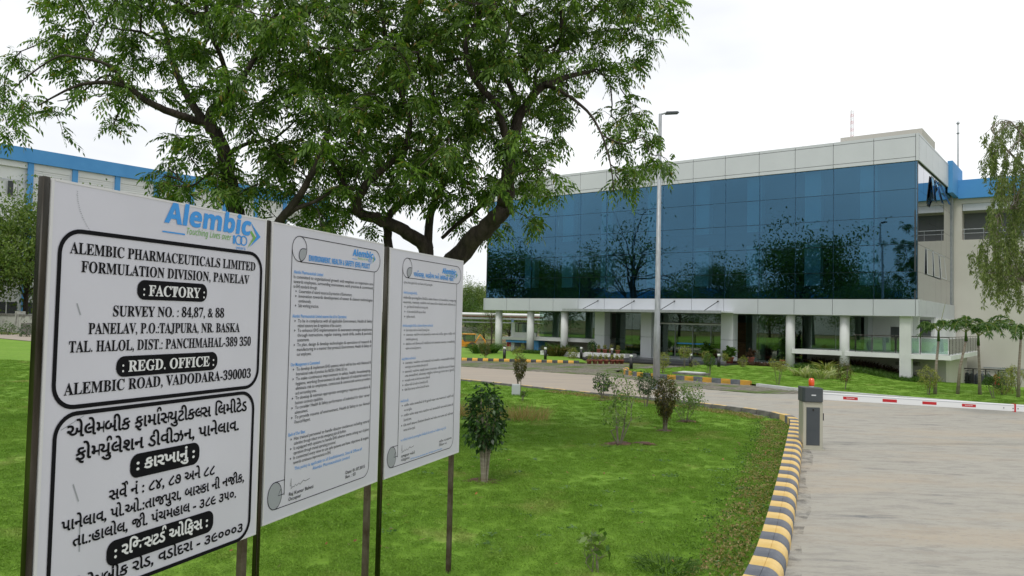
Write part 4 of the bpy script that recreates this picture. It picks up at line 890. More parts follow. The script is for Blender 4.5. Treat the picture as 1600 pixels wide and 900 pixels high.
# backhoe loader
bhp = at_depth(731, 546, 100); bh = thing('backhoe_loader', 'yellow backhoe loader with cab parked on brown earth beyond the lawn', 'digger', (bhp.x, bhp.y, -2.15), R(195)); bh.scale = (.85, .85, .85)
q = MB(); q.box(-.9, .79, -.5, .5, .75, 1.5); q.box(.8, 2.3, -.45, .45, .75, 1.75); q.build('chassis', M['yellow'], bh)
q = MB(); [q.box(x - .05, x + .05, y - .05, y + .05, 1.5, 2.6) for x in (-.9, .6) for y in (-.55, .55)]; cb = q.build('cab', M['slate'], bh)
q = MB(); q.box(-1.1, .85, -.7, .7, 2.6, 2.72); q.build('roof', M['yellow'], cb)
q = MB(); q.box(-.86, .56, -.53, .53, 1.5, 2.58); q.build('window', M['clear'], cb)
for x, rr in ((-.5, .72), (1.8, .5)):
    for y in (-.85, .85):
        q = MB(); q.tube([(x, y - .2, rr), (x, y + .2, rr)], rr, 16); wh = q.build('wheel', M['tyre'], bh); q = MB(); q.tube([(x, y - .21, rr), (x, y + .21, rr)], rr * .5, 10); q.build('rim', M['yellow'], wh)
q = MB(); q.tube([(1.2, .55, 1.6), (2.6, .55, .7)], .1, 5); q.tube([(1.2, -.55, 1.6), (2.6, -.55, .7)], .1, 5); q.build('loader_arm', M['yellow'], bh)
q = MB(); q.prism([(2.5, .1), (3.3, .1), (2.9, .75), (2.5, .9)], 2.1, lambda a, b_, c: (a, c - 1.05, b_)); q.build('bucket', M['slate'], bh)
q = MB(); q.tube([(-1, 0, 1.2), (-1.9, 0, 2.6), (-2.7, 0, 1.6), (-2.6, 0, .7)], .13, 5); q.build('digger_arm', M['yellow'], bh); q = MB(); q.box(-2.9, -2.4, -.3, .3, .2, .75); q.build('digger_bucket', M['slate'], bh)
# dark wall beyond the field
bw = thing('far_wall', 'long grey boundary wall across the far field', 'wall', (-40, 215, -3)); q = MB(); strip(q, [(-120, 205), (20, 225)], .4, -3.2, -.6); q.build('masonry', M['kerb_c'], bw, world=True)
rs = thing('red_sign', 'small red panel standing beside the porch at the left end of the office', 'panel', LB(26.9, 2.0)); q = MB(); q.box(-.2, .0, -.03, .03, .3, .75); q.box(.03, .2, -.03, .03, .3, .75); q.build('board', M['red'], rs); q = MB(); q.box(-.16, -.12, -.02, .02, -.1, .3); q.box(.12, .16, -.02, .02, -.1, .3); q.build('leg', M['galv'], rs)

# ================================================================ barrier gate
cx = Vector((5.84, 14.84, 0)); brz = R(-5)
br = thing('barrier_cabinet', 'cream barrier gate cabinet with dark grey door and head standing on the driveway', 'barrier', cx, brz); br.scale = (.93, .93, 1.15)
q = MB(); q.box(-.20, .20, -.15, .17, .0, .79); o = q.build('housing', M['cabinet'], br); o.modifiers.new('b', 'BEVEL').width = .012
q = MB(); q.box(-.235, .235, -.19, .21, -.004, .012); q.build('base_plate', M['cabinet'], br)
q = MB(); q.box(-.135, .135, -.158, -.148, .07, .70); dr = q.build('door', M['slate'], br); o = dr; o.modifiers.new('b', 'BEVEL').width = .004
q = MB(); q.tube([(0, -.175, .66), (0, -.156, .66)], .014, 10); q.build('lock', M['steel'], dr)
q = MB(); q.prism([(-.215, -.13), (-.17, -.185), (.17, -.185), (.205, -.13), (.205, .18), (-.215, .18)], .24, lambda a, b_, c: (a, b_, .79 + c - (.03 * (a + .2) if c > .1 else 0))); hd = q.build('head_cover', M['slate'], br); hd.modifiers.new('b', 'BEVEL').width = .008
q = MB(); q.box(-.045, .045, -.19, -.184, .893, .913); q.build('nameplate', M['panel'], hd)
q = MB(); q.lathe([(.05, 0), (.05, .02)], (-.01, -.06, 1.03), 16); bc_ = q.build('beacon_base', M['panel'], br)
q = MB(); q.lathe([(.052, 0), (.058, .02), (.06, .09), (.045, .125), (.0, .135)], (-.01, -.06, 1.048), 18); bc_ = q.build('beacon', M['orange'], br, True)
q = MB(); q.box(.20, .235, -.09, -.03, .48, .60); q.build('key_switch', M['blackp'], br)
q = MB(); q.tube([(-.20, -.1, .1), (-.26, -.14, .02), (-.31, -.10, .006), (-.40, -.16, .006)], .009, 5); q.build('cable', M['blackp'], br)
# boom
A0 = at_depth(1291, 619.5, 14.95); A1 = at_depth(1604, 638.5, 15.6)
bd = (A1 - A0).normalized(); bl_ = (A1 - A0).length
def boomp(s, dn=0, up=0): return A0 + bd * s + Vector((bd.y, -bd.x, 0)) * dn + Vector((0, 0, up))
bo = thing('barrier_boom', 'long white barrier boom with red stickers reaching right from the cabinet', 'barrier arm', A0)
q = MB(); up = Vector((0, 0, .072)); nrm = Vector((bd.y, -bd.x, 0)).normalized()
q.obox(A0 + bd * 2.8, bd * 2.9, nrm * .028, up); o = q.build('beam', M['whitepaint'], bo, world=True); o.modifiers.new('b', 'BEVEL').width = .008
q = MB(); q.obox(A0 + bd * 2.8 + nrm * .0285, bd * 2.9, nrm * .001, Vector((0, 0, .006))); q.v = [(x, y, z + .045) for x, y, z in q.v]; q.build('groove', M['panel2'], bo, world=True)
for k_, px in enumerate((1325, 1383.5, 1444.5, 1507)):
    s = (px - 1291) / 313 * bl_ * (1 + .00012 * (1604 - px)) ; q = MB(); q.obox(boomp(s, .0292, -.006), bd * .155, nrm * .0008, Vector((0, 0, .028))); st_ = q.build('sticker', M['red'], bo, world=True)
    if k_ in (0, 3):
        LINES[0] = None; q = MB(); place(q, 'Moving barricade', -.085, -.006, .085, .016, 'bold', .01); o_ = boomp(s, .0306, -.006); q.v = [tuple(o_ + bd * x + Vector((0, 0, z))) for x, y, z in q.v]; q.build('lettering', M['whitepaint'], st_, world=True)
s = (1583.5 - 1291) / 313 * bl_; q = MB(); q.obox(boomp(s), bd * .018, nrm * .034, up * 1.15); q.build('red_clamp', M['red'], bo, world=True)
for px in (1565, 1580, 1588):
    s = (px - 1291) / 313 * bl_; q = MB(); c_ = boomp(s, .03, -.01); q.tube([c_, c_ + nrm * .008], .01, 8); q.build('bolt', M['steel'], bo, world=True)

# ================================================================ street lamps
lp = at_depth(1025.5, 600, 27.0); zt = at_depth(1032, 178, 27.0).z
sl_ = thing('street_lamp', 'tall galvanised street lamp with a flat head in front of the glass office', 'street lamp', (lp.x, lp.y, 0))
q = MB(); q.tube([(0, 0, 0), (0, 0, 2.2), (0, 0, 2.25), (0, 0, zt)], [.125, .115, .10, .055], 12); q.build('pole', M['galv'], sl_, True)
q = MB(); q.box(-.18, .18, -.18, .18, -.05, .03); q.build('base_plate', M['galv'], sl_)
q = MB(); q.tube([(0, 0, zt - .02), (.25, 0, zt + .05)], .03, 6); q.build('arm', M['galv'], sl_)
q = MB(); q.prism([(.18, 0), (.62, .03), (.66, .06), (.60, .10), (.2, .08)], .2, lambda a, b_, c: (a, c - .1, zt + b_ - .01)); q.build('lamp_head', M['slate'], sl_)
lp2 = on_ground(54, 523); zt = at_depth(60, 334, lp2.y).z
s2_ = thing('street_lamp', 'slim grey lamp post with short arm beside the leftmost board', 'street lamp', (lp2.x, lp2.y, 0))
q = MB(); q.tube([(0, 0, 0), (.25, 0, zt)], [.22, .12], 8); q.build('pole', M['galv'], s2_, True); q = MB(); q.tube([(.25, 0, zt), (1.3, 0, zt + .05)], .07, 5); q.box(1.2, 2.0, -.15, .15, zt - .02, zt + .1); q.build('lamp_arm', M['galv'], s2_)
q = MB(); q.box(-.9, .9, -.5, .5, 0, 1.0); q.build('footing', M['kerb_c'], s2_)
# bollard lights
bq = None
BLB = [('leftmost', (788, 562.5)), ('second', (852, 562.5)), ('third', (908, 561.5)), ('fourth', (956, 563.5)), ('fifth', (986, 577.5)), ('sixth', (1079, 574.5)), ('seventh', (1123, 574.5))]
desc = ['black bollard light at the kerb left of all the others, near the digger', 'black bollard light between the round columns left of the lobby', 'black bollard light by the left planter wall, before the plant bed', 'black bollard light among the small red pots by the planter', 'black bollard light at the edge of the paved turning left of the lamp post', 'black bollard light in front of the dark entrance steps', 'black bollard light right of the entrance beside a red pot']
for (nm, p), lb in zip(BLB, desc):
    P = on_ground(*p)
    if bq is None:
        bq = thing('bollard_light', lb, 'bollard', P, 0, 'bollard lights round the entrance lawns')
        q = MB(); q.lathe([(.085, 0), (.085, .60)], n=14); q.build('post', M['blackp'], bq, True)
        q = MB(); q.lathe([(.08, .60), (.08, .74)], n=14); q.build('lens', M['lamp_white'], bq, True); q = MB(); q.lathe([(.09, .74), (.085, .77)], n=14); q.build('cap', M['blackp'], bq)
    else: dup(bq, P, 0, lb)
# concrete manhole on the island
mh = thing('concrete_slab_cover', 'flat raised concrete chamber cover on the island lawn', 'manhole', on_ground(1080, 587, .0)); q = MB(); q.box(-.72, .72, -.4, .4, -.1, .13); q.build('chamber', M['kerb_c'], mh); q = MB(); q.box(-.5, .55, -.3, .3, .133, .165); q.build('cover', M['conc'], mh); mh.rotation_euler.z = R(-38)
wb = thing('white_box', 'small pale box on the lawn under a bushy shrub near the road', 'box', on_ground(806, 617)); q = MB(); q.box(-.13, .13, -.08, .08, 0, .33); q.build('casing', M['panel'], wb); q = MB(); q.box(-.115, .115, -.088, -.081, .03, .30); q.build('lid', M['panel2'], wb)
bpy.data.objects.remove(_to)
# ================================================================ vegetation
nr = np.random.default_rng(5)
def unit(a): return a / np.maximum(np.linalg.norm(a, axis=-1, keepdims=True), 1e-9)
def leaves(O, D, Lv, Wv, droop=.2, N=None, fold=0):
    """single leaves: quads at O, direction D (n,3), length, width"""
    n = len(O); D = unit(D); ref = N if N is not None else unit(nr.normal(size=(n, 3)) + [0, 0, 1.2])
    Sd = unit(np.cross(D, ref)); L = Lv[:, None]; W_ = Wv[:, None]
    dn = np.array([0, 0, -1.]) * droop * L
    up = np.cross(Sd, D) * W_ * fold
    V = np.stack([O, O + D * L * .45 + Sd * W_ / 2 + dn * .25 + up, O + D * L + dn, O + D * L * .45 - Sd * W_ / 2 + dn * .25 + up], 1).reshape(-1, 3)
    F = np.arange(4 * n).reshape(-1, 4); return V, F
def fronds(O, D, L, nl=9, lw=.22, ll=.34, droop=.45, up=None, sweep=.75):
    """pinnate leaves: alternate leaflets along a drooping rachis"""
    n = len(O); D = unit(D); Sd = unit(np.cross(D, unit(nr.normal(size=(n, 3)) * .5 + [0, 0, 1]))); Ups = np.cross(Sd, D)
    s = np.linspace(.18, 1, nl); P = O[:, None] + D[:, None] * (s[None, :, None] * L[:, None, None]); P[:, :, 2] -= droop * L[:, None] * s ** 2
    side = np.where(np.arange(nl) % 2 == 0, 1., -1.); side[-1] = 0
    tang = D[:, None] + np.array([0, 0, -1.])[None, None] * (2 * droop * s)[None, :, None]
    d = unit(tang * sweep + Sd[:, None] * side[None, :, None] + np.array([0, 0, -.28]))
    prof = (1 - .45 * np.abs(s - .5)) * ll
    ln = (L[:, None] * prof[None]) * nr.uniform(.8, 1.15, (n, nl))
    P2 = P.reshape(-1, 3); nn = np.repeat(Ups, nl, 0) + nr.normal(size=(n * nl, 3)) * .25
    return leaves(P2, d.reshape(-1, 3), ln.ravel(), ln.ravel() * lw * 1.0, .15, nn)
def np_obj(name, VF, mt, parent, kind='stuff'):
    Vs, Fs, o = [], [], 0
    for v, f in VF: Vs.append(v); Fs.append(f + o); o += len(v)
    V = np.concatenate(Vs); Fq = np.concatenate(Fs)
    if parent is not None:
        inv = np.array(wmat(parent).inverted()); V = V @ inv[:3, :3].T + inv[:3, 3]
    me = np_mesh(name, V, Fq, mt); ob = link(name, me, parent)
    if kind: ob['kind'] = kind
    return ob

# ---- neem trees: limbs traced as curves in space, finer wood grown towards the leaf clumps
def cr_path(P, k=5):
    out = []
    for i in range(len(P) - 1):
        p0, p1, p2, p3 = [Vector(P[max(0, min(len(P) - 1, i + q))]) for q in (-1, 0, 1, 2)]
        for j in range(k):
            t = j / k; out.append(.5 * ((2 * p1) + (p2 - p0) * t + (2 * p0 - 5 * p1 + 4 * p2 - p3) * t * t + (3 * p1 - p0 - 3 * p2 + p3) * t ** 3))
    out.append(Vector(P[-1])); return out
ROWS = ["000222223334444444333322110",
        "011212232333444443333322210",
        "111121122333344443333232200",
        "211111112323444443322210000",
        "101010011222244444322201200",
        "000000111112334443223200210",
        "000000222133334443222200120",
        "000000122233333222222100100",
        "000000000002221000111000000"]
def neem(name, label, base, limbs, cells, seed, nf=38):
    rg = random.Random(seed)
    root = thing(name, label, 'tree', base)
    nodes = []; NP = []
    def addnode(p, r): nodes.append((p, r)); NP.append(p)
    for ki, (pts, r0, r1) in enumerate(limbs):
        W = [at_depth(p[0], p[1], p[2]) if len(p) == 3 and p[1] != 'g' else Vector((p[0], p[2], -.1)) for p in pts]
        C = cr_path(W, 5); n = len(C)
        r0 *= .86; r1 *= .86; rad = [r0 + (r1 - r0) * (i / (n - 1)) for i in range(n)]
        if ki == 0 or pts[0][1] == 'g': rad = [r * (1 + .5 * max(0, 1 - i / 4)) for i, r in enumerate(rad)]
        C = [c + Vector((rg.gauss(0, 1), rg.gauss(0, 1), rg.gauss(0, 1))) * rad[i] * .12 for i, c in enumerate(C)]
        q = MB(); q.tube(C, rad, 10); q.build('trunk' if pts[0][1] == 'g' else 'limb', M['bark'], root, True, world=True)
        for c, r in zip(C, rad): addnode(c, r)
    pts = []
    for (cx, cy, cnt, dmin, dmax) in cells:
        for _ in range(cnt):
            D = rg.uniform(dmin, dmax); pts.append(at_depth(cx + rg.uniform(-20, 20), cy + rg.uniform(-20, 20), D))
    A = np.array(NP); T = np.array([p[:] for p in pts]); order = []
    d = np.linalg.norm(T[:, None] - A[None], axis=2); best = d.min(1); bi = d.argmin(1); done = np.zeros(len(T), bool)
    parent = [-1] * len(T); base_n = len(A); allp = [Vector(a) for a in A]; idx_node = {}
    for _ in range(len(T)):
        i = int(np.where(done, 1e9, best).argmin()); done[i] = True; parent[i] = int(bi[i]); me_i = len(allp); idx_node[me_i] = i; allp.append(Vector(T[i])); order.append((i, me_i))
        dn = np.linalg.norm(T - T[i], axis=1) * 1.12; up = dn < best; best = np.where(up, dn, best); bi = np.where(up, me_i, bi)
    cnt = {}
    for i, m_ in reversed(order): cnt[m_] = cnt.get(m_, 0) + 1; cnt[parent[i]] = cnt.get(parent[i], 0) + cnt[m_]
    q = MB(); O, Dv = [], []
    for i, m_ in order:
        a, c = allp[parent[i]], allp[m_]; L = (c - a).length; r0 = min(.05, .0065 * math.sqrt(cnt[m_]) + .002); r1 = max(.004, r0 * .65)
        if L > 2.3 and cnt[m_] < 2: L = L
        mid = (a + c) / 2 + Vector((rg.gauss(0, 1), rg.gauss(0, 1), rg.gauss(0, .6) + .25)) * L * .12
        q.tube([a, a * .3 + mid * .7, mid * .45 + c * .55 , c], [r0, r0 * .95, (r0 + r1) / 2, r1], 5, False)
        # twiglets
        for _ in range(4):
            e = c + Vector((rg.gauss(0, 1), rg.gauss(0, 1), rg.gauss(-.1, .7))).normalized() * rg.uniform(.12, .34)
            q.tube([c, (c + e) / 2 + Vector((0, 0, .04)), e], [.006, .005, .003], 4, False)
            for _ in range(nf // 4):
                f = rg.uniform(.25, 1); o = c.lerp(e, f); O.append(o[:]); dd = (e - c).normalized() * .8 + Vector((rg.gauss(0, .8), rg.gauss(0, .8), rg.gauss(.0, .5))); Dv.append(dd[:])
    q.build('branches', M['bark'], root, world=True)['kind'] = 'stuff'
    O = np.array(O); Dv = np.array(Dv); L = nr.uniform(.14, .34, len(O))
    np_obj('foliage', [fronds(O, Dv, L, 9, .36, .42, .5)], M['leaf_neem'], root)
    return root
cells1, cells2 = [], []
for j, row in enumerate(ROWS):
    for i, chh in enumerate(row):
        n = int(chh); 
        if not n: continue
        cx, cy = i * 40 + 20, j * 40 + 20
        core = n >= 3
        one = cx < 430 - (cy < 120) * 20 or (cx < 520 and rnd.random() < (.5 if cx < 480 else .25))
        if j >= 8: one = cx < 520
        D0 = 13.2 if one else 13.6
        sp = (2.4 if core else 1.3)
        (cells1 if one else cells2).append((cx, cy, n if n < 4 or rnd.random() < .4 else 3, D0 - sp, D0 + sp))
for j in range(-6, 0):   # crown above the picture
    for i in range(2, 26):
        cx, cy = i * 40 + 20, j * 40 + 20
        if ((cx - 560) / 520) ** 2 + ((cy - 60) / 330) ** 2 > 1: continue
        (cells1 if cx < 440 else cells2).append((cx, cy, 2, 11.6, 15.4))
B1 = (at_depth(392, 700, 13).x, 13.0)
L1_ = [([(B1[0], 'g', B1[1]), (388, 520, 13), (382, 410, 13), (370, 332, 13), (355, 263, 13), (341, 215, 13), (322, 190, 13)], .19, .12),
 ([(320, 192, 13), (267, 176, 12.7), (227, 156, 12.5), (196, 134, 12.4), (147, 129, 12.3), (110, 138, 12.2), (60, 165, 12.1)], .085, .012),
 ([(318, 190, 13), (284, 133, 13.4), (267, 89, 13.6), (256, 40, 13.8), (232, 0, 14), (215, -60, 14)], .085, .03),
 ([(333, 205, 13), (329, 173, 13.1), (369, 133, 13.2), (404, 80, 13.4), (436, 10, 13.7), (450, -80, 14)], .09, .03),
 ([(360, 150, 13.1), (350, 102, 12.7), (329, 49, 12.4), (322, 0, 12.2), (330, -70, 12)], .055, .02),
 ([(196, 134, 12.4), (169, 102, 12.2), (120, 90, 12), (89, 89, 12), (45, 118, 11.9), (20, 140, 11.8)], .035, .008),
 ([(196, 134, 12.4), (165, 118, 12.9), (120, 150, 13.1), (90, 158, 13.2)], .03, .008),
 ([(384, 440, 13), (420, 372, 12.7), (440, 342, 12.5), (471, 302, 12.3), (498, 245, 12.1), (515, 200, 12)], .12, .03),
 ([(440, 342, 12.5), (465, 325, 12.4), (493, 315, 12.3), (530, 290, 12.1)], .06, .02),
 ([(360, 290, 13), (335, 270, 12.8), (300, 290, 12.6), (270, 290, 12.5)], .035, .01),
 ([(350, 245, 13), (385, 225, 13.3), (430, 215, 13.6), (470, 180, 13.8)], .05, .015),
 ([(256, 70, 13.7), (220, 50, 13.6), (180, 45, 13.5), (140, 30, 13.3)], .035, .008)]
B2 = (at_depth(668, 700, 13.8).x, 13.8)
L2_ = [([(B2[0], 'g', B2[1]), (672, 560, 13.8), (668, 460, 13.8), (665, 392, 13.8), (637, 364, 13.6), (597, 345, 13.4), (557, 327, 13.2), (568, 295, 13), (592, 270, 12.9), (632, 238, 12.8)], .21, .05),
 ([(620, 470, 13.7), (608, 383, 13.8), (604, 345, 13.9), (627, 317, 14), (655, 299, 14.2), (662, 260, 14.4)], .10, .06),
 ([(667, 420, 13.8), (669, 387, 13.8), (674, 327, 13.7), (697, 280, 13.5), (725, 247, 13.3), (735, 215, 13.1)], .11, .035),
 ([(675, 500, 13.8), (690, 440, 13.7), (714, 401, 13.5), (753, 359, 13.2), (784, 331, 13), (793, 289, 12.9), (800, 224, 13), (819, 168, 13.1), (847, 135, 13.2), (884, 121, 13.3), (925, 111, 13.4)], .25, .035),
 ([(781, 328, 13), (802, 331, 12.85)], .075, .05),
 ([(795, 235, 13), (784, 191, 12.8), (772, 159, 12.6), (739, 121, 12.4), (728, 70, 12.3), (753, 14, 12.4), (770, -60, 12.4)], .085, .03),
 ([(850, 134, 13.2), (875, 142, 12.8), (917, 173, 12.5), (940, 210, 12.3), (954, 257, 12.2), (959, 300, 12.2)], .04, .008),
 ([(835, 140, 13.2), (842, 107, 13.5), (893, 65, 13.7), (921, 28, 13.9), (960, -30, 14)], .045, .018),
 ([(788, 303, 13), (765, 305, 13.4), (744, 327, 13.8), (715, 350, 14.1), (690, 372, 14.2)], .07, .04),
 ([(557, 327, 13.2), (540, 290, 13.3), (520, 255, 13.4), (505, 215, 13.5)], .06, .02),
 ([(815, 180, 13.1), (800, 140, 13.6), (780, 95, 14), (800, 30, 14.3), (820, -50, 14.5)], .07, .03),
 ([(632, 238, 12.8), (640, 180, 12.9), (610, 110, 13), (600, 40, 13.1), (590, -60, 13.2)], .06, .03),
 ([(662, 260, 14.4), (690, 200, 14.6), (670, 120, 14.8), (680, 30, 15)], .06, .03),
 ([(942, 212, 12.3), (975, 225, 12.2), (1005, 215, 12.1), (1015, 240, 12.1)], .018, .006),
 ([(960, -30, 14), (1010, -10, 14), (1050, 5, 14)], .02, .006)]
cells2 += [(1040, 8, 1, 13.6, 14.2)]
neem('neem_tree', 'left neem tree with dark limbs leaning left above the first board', (B1[0], B1[1], 0), L1_, cells1, 3, 32)
neem('neem_tree', 'broad neem tree with forking trunks behind the right boards, drooping before the office', (B2[0], B2[1], 0), L2_, cells2, 4)

# ---- generic trees (distance)
def far_tree(h, r, seed, mt, n=5200, leaf=.22, bare=0, trunk=.22, base=.3):
    rg = random.Random(seed); ng = np.random.default_rng(seed)
    root = thing('tree', '', 'tree'); q = MB(); tips = []
    q.tube([(0, 0, -.3), (.05 * h * rg.uniform(-1, 1), .02 * h, h * base), (.06 * h * rg.uniform(-1, 1), 0, h * .6)], [trunk, trunk * .75, trunk * .4], 8)
    q.build('trunk', M['bark'], root, True); q = MB()
    for k in range(26):
        a = rg.uniform(0, 6.28); z0 = h * rg.uniform(base * .7, .6); el = rg.uniform(-.1, 1.2); L = r * rg.uniform(.55, 1.05)
        e = Vector((math.cos(a) * math.cos(el) * L, math.sin(a) * math.cos(el) * L, min(h, z0 + math.sin(el) * L * h * .45 / r)))
        m_ = e * .5 + Vector((0, 0, z0 * .5 + .04 * h)); q.tube([(0, 0, z0), m_, e], [trunk * .3, trunk * .2, trunk * .06], 5, False); tips += [e, e, m_ * .4 + e * .6]
        for _ in range(3):
            e2 = e + Vector((rg.gauss(0, .22), rg.gauss(0, .22), rg.gauss(.03, .14))) * r; q.tube([m_ * .3 + e * .7, e2], [trunk * .1, trunk * .04], 4, False); tips.append(e2)
    q.build('branches', M['bark'], root)['kind'] = 'stuff'
    T = np.array([t[:] for t in tips]); k = ng.integers(0, len(T), n); sc = np.array([.16, .16, .11]) * r * (1 - bare * .3)
    O = T[k] + ng.normal(size=(n, 3)) * sc; Dd = ng.normal(size=(n, 3)) + [0, 0, -.3]
    np_obj('foliage', [leaves(O, Dd, ng.uniform(.6, 1.2, n) * leaf, ng.uniform(.4, .7, n) * leaf, .2)], mt, root); return root
tA = far_tree(9.5, 5.0, 11, M['leaf_far'], 14000, .27); tB = far_tree(8, 4.2, 12, M['leaf_mid'], 7000, .26); tC = far_tree(10.5, 4.2, 13, M['leaf_far'], 1900, .22, bare=.6)
def puttree(src, p, lb, s=1, rz=0, grp=None, used=set()):
    if src.name in used: o = dup(src, p, rz, lb, s)
    else: used.add(src.name); o = src; o.location = p; o.rotation_euler.z = rz; o.scale = (s, s, s) if not hasattr(s, '__len__') else s; o['label'] = lb
    return o
puttree(tA, at_depth(38, 500, 80).xy.to_3d(), 'leafy round tree behind the low wall at the left edge, nearest its lamp post', (1.25, 1.25, 1.5))
puttree(tC, (at_depth(2, 500, 88).x, 88, 0), 'thin pale tree rising behind the leafy one at the far left edge', (1.5, 1.5, 1.75), 1)
puttree(tA, (at_depth(-35, 500, 76).x, 76, 0), 'dark leafy tree partly cut by the left edge of the picture', 1.2, 2)
puttree(tA, (at_depth(797, 520, 132).x, 132, -2.3), 'dark spreading tree seen under the office between its leftmost round columns', (1.1, 1.1, .72), .5)
puttree(tB, (at_depth(757, 515, 150).x, 150, -2.3), 'bushy tree behind the pipe rack beside the leftmost column', (1.2, 1.2, .8), 1.7)
puttree(tC, (at_depth(768, 515, 112).x, 112, -2.3), 'thin young tree with bare stem left of the first round column', (.45, .45, .8), 2.6)
k = 0
for px, y, s, st in ((727, 240, 1.35, tB), (742, 260, 1.7, tA), (760, 280, 1.5, tB), (781, 260, 1.45, tA), (803, 240, 1.3, tB), (822, 270, 1.6, tA), (708, 260, 1.5, tA), (690, 240, 1.4, tB), (560, 240, 1.4, tB), (500, 250, 1.5, tA), (840, 240, 1.5, tA), (870, 250, 1.5, tB)):
    o = puttree(st, (at_depth(px, 500, y).x, y, -2.3), 'green tree in the distant tree line beyond the far wall', s, k * 1.3); o['group'] = 'trees of the distant tree line'; k += 1
# seen only in the reflections: trees and a shed on the other side of the lawn
def refl(px, dist):   # place in the mirror world -> real spot in front of the facade
    v = at_depth(px, 490, dist).xy; n = (v - BC).dot(EV); r = v - EV * 2 * n; return r
for px, dist, s, st, lb in ((985, 92, 1.6, tC, 'open branched tree mirrored large in the left half of the glass facade'), (920, 100, 1.25, tC, 'smaller sparse tree mirrored beside the large one in the glass'), (1255, 86, 1.3, tA, 'round dark tree mirrored in the right part of the glass facade'), (1385, 110, 1.15, tB, 'low bushy tree mirrored near the right corner of the glass'),
                            (800, 120, 1.4, tA, 'tree mirrored at the left end of the glass facade'), (860, 130, 1.4, tB, 'tree mirrored beside the left end of the facade, bushy'), (900, 120, 1.2, tA, 'dense tree mirrored left of the open branched one'), (1120, 150, 1.4, tA, 'low tree mirrored in front of the blue roofed shed'), (1190, 130, 1.1, tB, 'small tree mirrored beside the round dark one'), (1340, 125, 1.1, tA, 'tree mirrored between the round tree and the corner'), (1050, 118, 1.05, tB, 'bushy tree mirrored right of the open branched one')):
    p = refl(px, dist); puttree(st, (p.x, p.y, 0), lb, s, px * .01)
p = refl(1330, 165); sh = thing('shed', 'long low white shed with blue parapet mirrored in the lower glass panes', 'building', (p.x, p.y, 0), TH)
MB().box(-6, 70, 0, 20, 0, 7.6).build('wall', M['white'], sh); MB().box(-6.1, 70.1, -.1, 20.1, 7.62, 9.9).build('parapet', M['blue'], sh)

# ---- hanging-leaf tree at the right edge
def hanging_tree():
    rg = random.Random(21); D0 = 21.
    bx = at_depth(1668, 620, D0); root = thing('eucalyptus_tree', 'slender tree with hanging foliage at the right edge in front of the annex', 'tree', (bx.x, D0, 0))
    limbs = [([(1668, 625, D0), (1660, 450, D0), (1645, 330, D0), (1628, 225, D0)], .13, .04), ([(1652, 400, D0), (1615, 345, D0 - .3), (1585, 325, D0 - .5), (1560, 335, D0 - .6)], .06, .015),
             ([(1640, 310, D0), (1600, 262, D0), (1565, 225, D0 + .2), (1548, 200, D0 + .3)], .05, .012), ([(1655, 420, D0), (1620, 400, D0 + .6), (1585, 395, D0 + .8), (1550, 415, D0 + .8)], .05, .012), ([(1632, 260, D0), (1600, 215, D0 - .6), (1580, 190, D0 - .8)], .04, .012), ([(1660, 500, D0), (1625, 455, D0 - .5), (1600, 440, D0 - .8)], .04, .015)]
    A = []
    for i, (p, r0, r1) in enumerate(limbs):
        C = cr_path([at_depth(*q) for q in p], 4); q = MB(); q.tube(C, [r0 + (r1 - r0) * k / (len(C) - 1) for k in range(len(C))], 8); q.build('trunk' if i == 0 else 'limb', M['bark2'], root, True, world=True); A += C
    # clumps: px, py, strand length
    cl = []
    for (x, y, n) in ((1550, 195, 6), (1570, 190, 6), (1590, 200, 6), (1545, 225, 6), (1540, 250, 4), (1560, 235, 7), (1580, 240, 8), (1598, 250, 8), (1565, 270, 7), (1588, 285, 9), (1600, 300, 9), (1570, 305, 6), (1555, 320, 6), (1575, 335, 8), (1595, 345, 9), (1550, 345, 6), (1565, 365, 8), (1585, 375, 9), (1538, 375, 6), (1528, 395, 5), (1550, 395, 8), (1572, 405, 9), (1592, 410, 9), (1545, 420, 7), (1565, 430, 7), (1585, 440, 6), (1600, 440, 7), (1625, 300, 12), (1650, 260, 12), (1625, 380, 12), (1660, 340, 12), (1680, 400, 14), (1610, 200, 8), (1640, 180, 10), (1700, 300, 14), (1625, 230, 9), (1612, 330, 9), (1615, 420, 9)): cl += [(x, y)] * n
    q = MB(); O, Dd, Ls = [], [], []
    for (x, y) in cl:
        D = D0 + rg.uniform(-1.3, 1.3); s = at_depth(x + rg.uniform(-14, 14), y + rg.uniform(-16, 16), D)
        near = min(A, key=lambda a: (a - s).length_squared)
        if rg.random() < .35: q.tube([near, (near + s) / 2 + Vector((0, 0, .12)), s], [.014, .01, .005], 4, False)
        L = rg.uniform(.3, .95); e = s + Vector((rg.uniform(-.12, .12), rg.uniform(-.12, .12), -L)); q.tube([s, (s + e) / 2 + Vector((rg.uniform(-.05, .05), 0, 0)), e], [.005, .004, .002], 3, False)
        for _ in range(int(120 * L) + 16):
            f = rg.random(); O.append((s.lerp(e, f) + Vector((rg.gauss(0, .03), rg.gauss(0, .03), 0)))[:]); Dd.append((rg.gauss(0, .55), rg.gauss(0, .55), -rg.uniform(.3, 1.2))); Ls.append(rg.uniform(.06, .12))
    q.build('branches', M['bark2'], root, world=True)['kind'] = 'stuff'; O = np.array(O); Ls = np.array(Ls)
    np_obj('foliage', [leaves(O, np.array(Dd), Ls, Ls * .30, .15)], M['leaf_euc'], root)
hanging_tree()

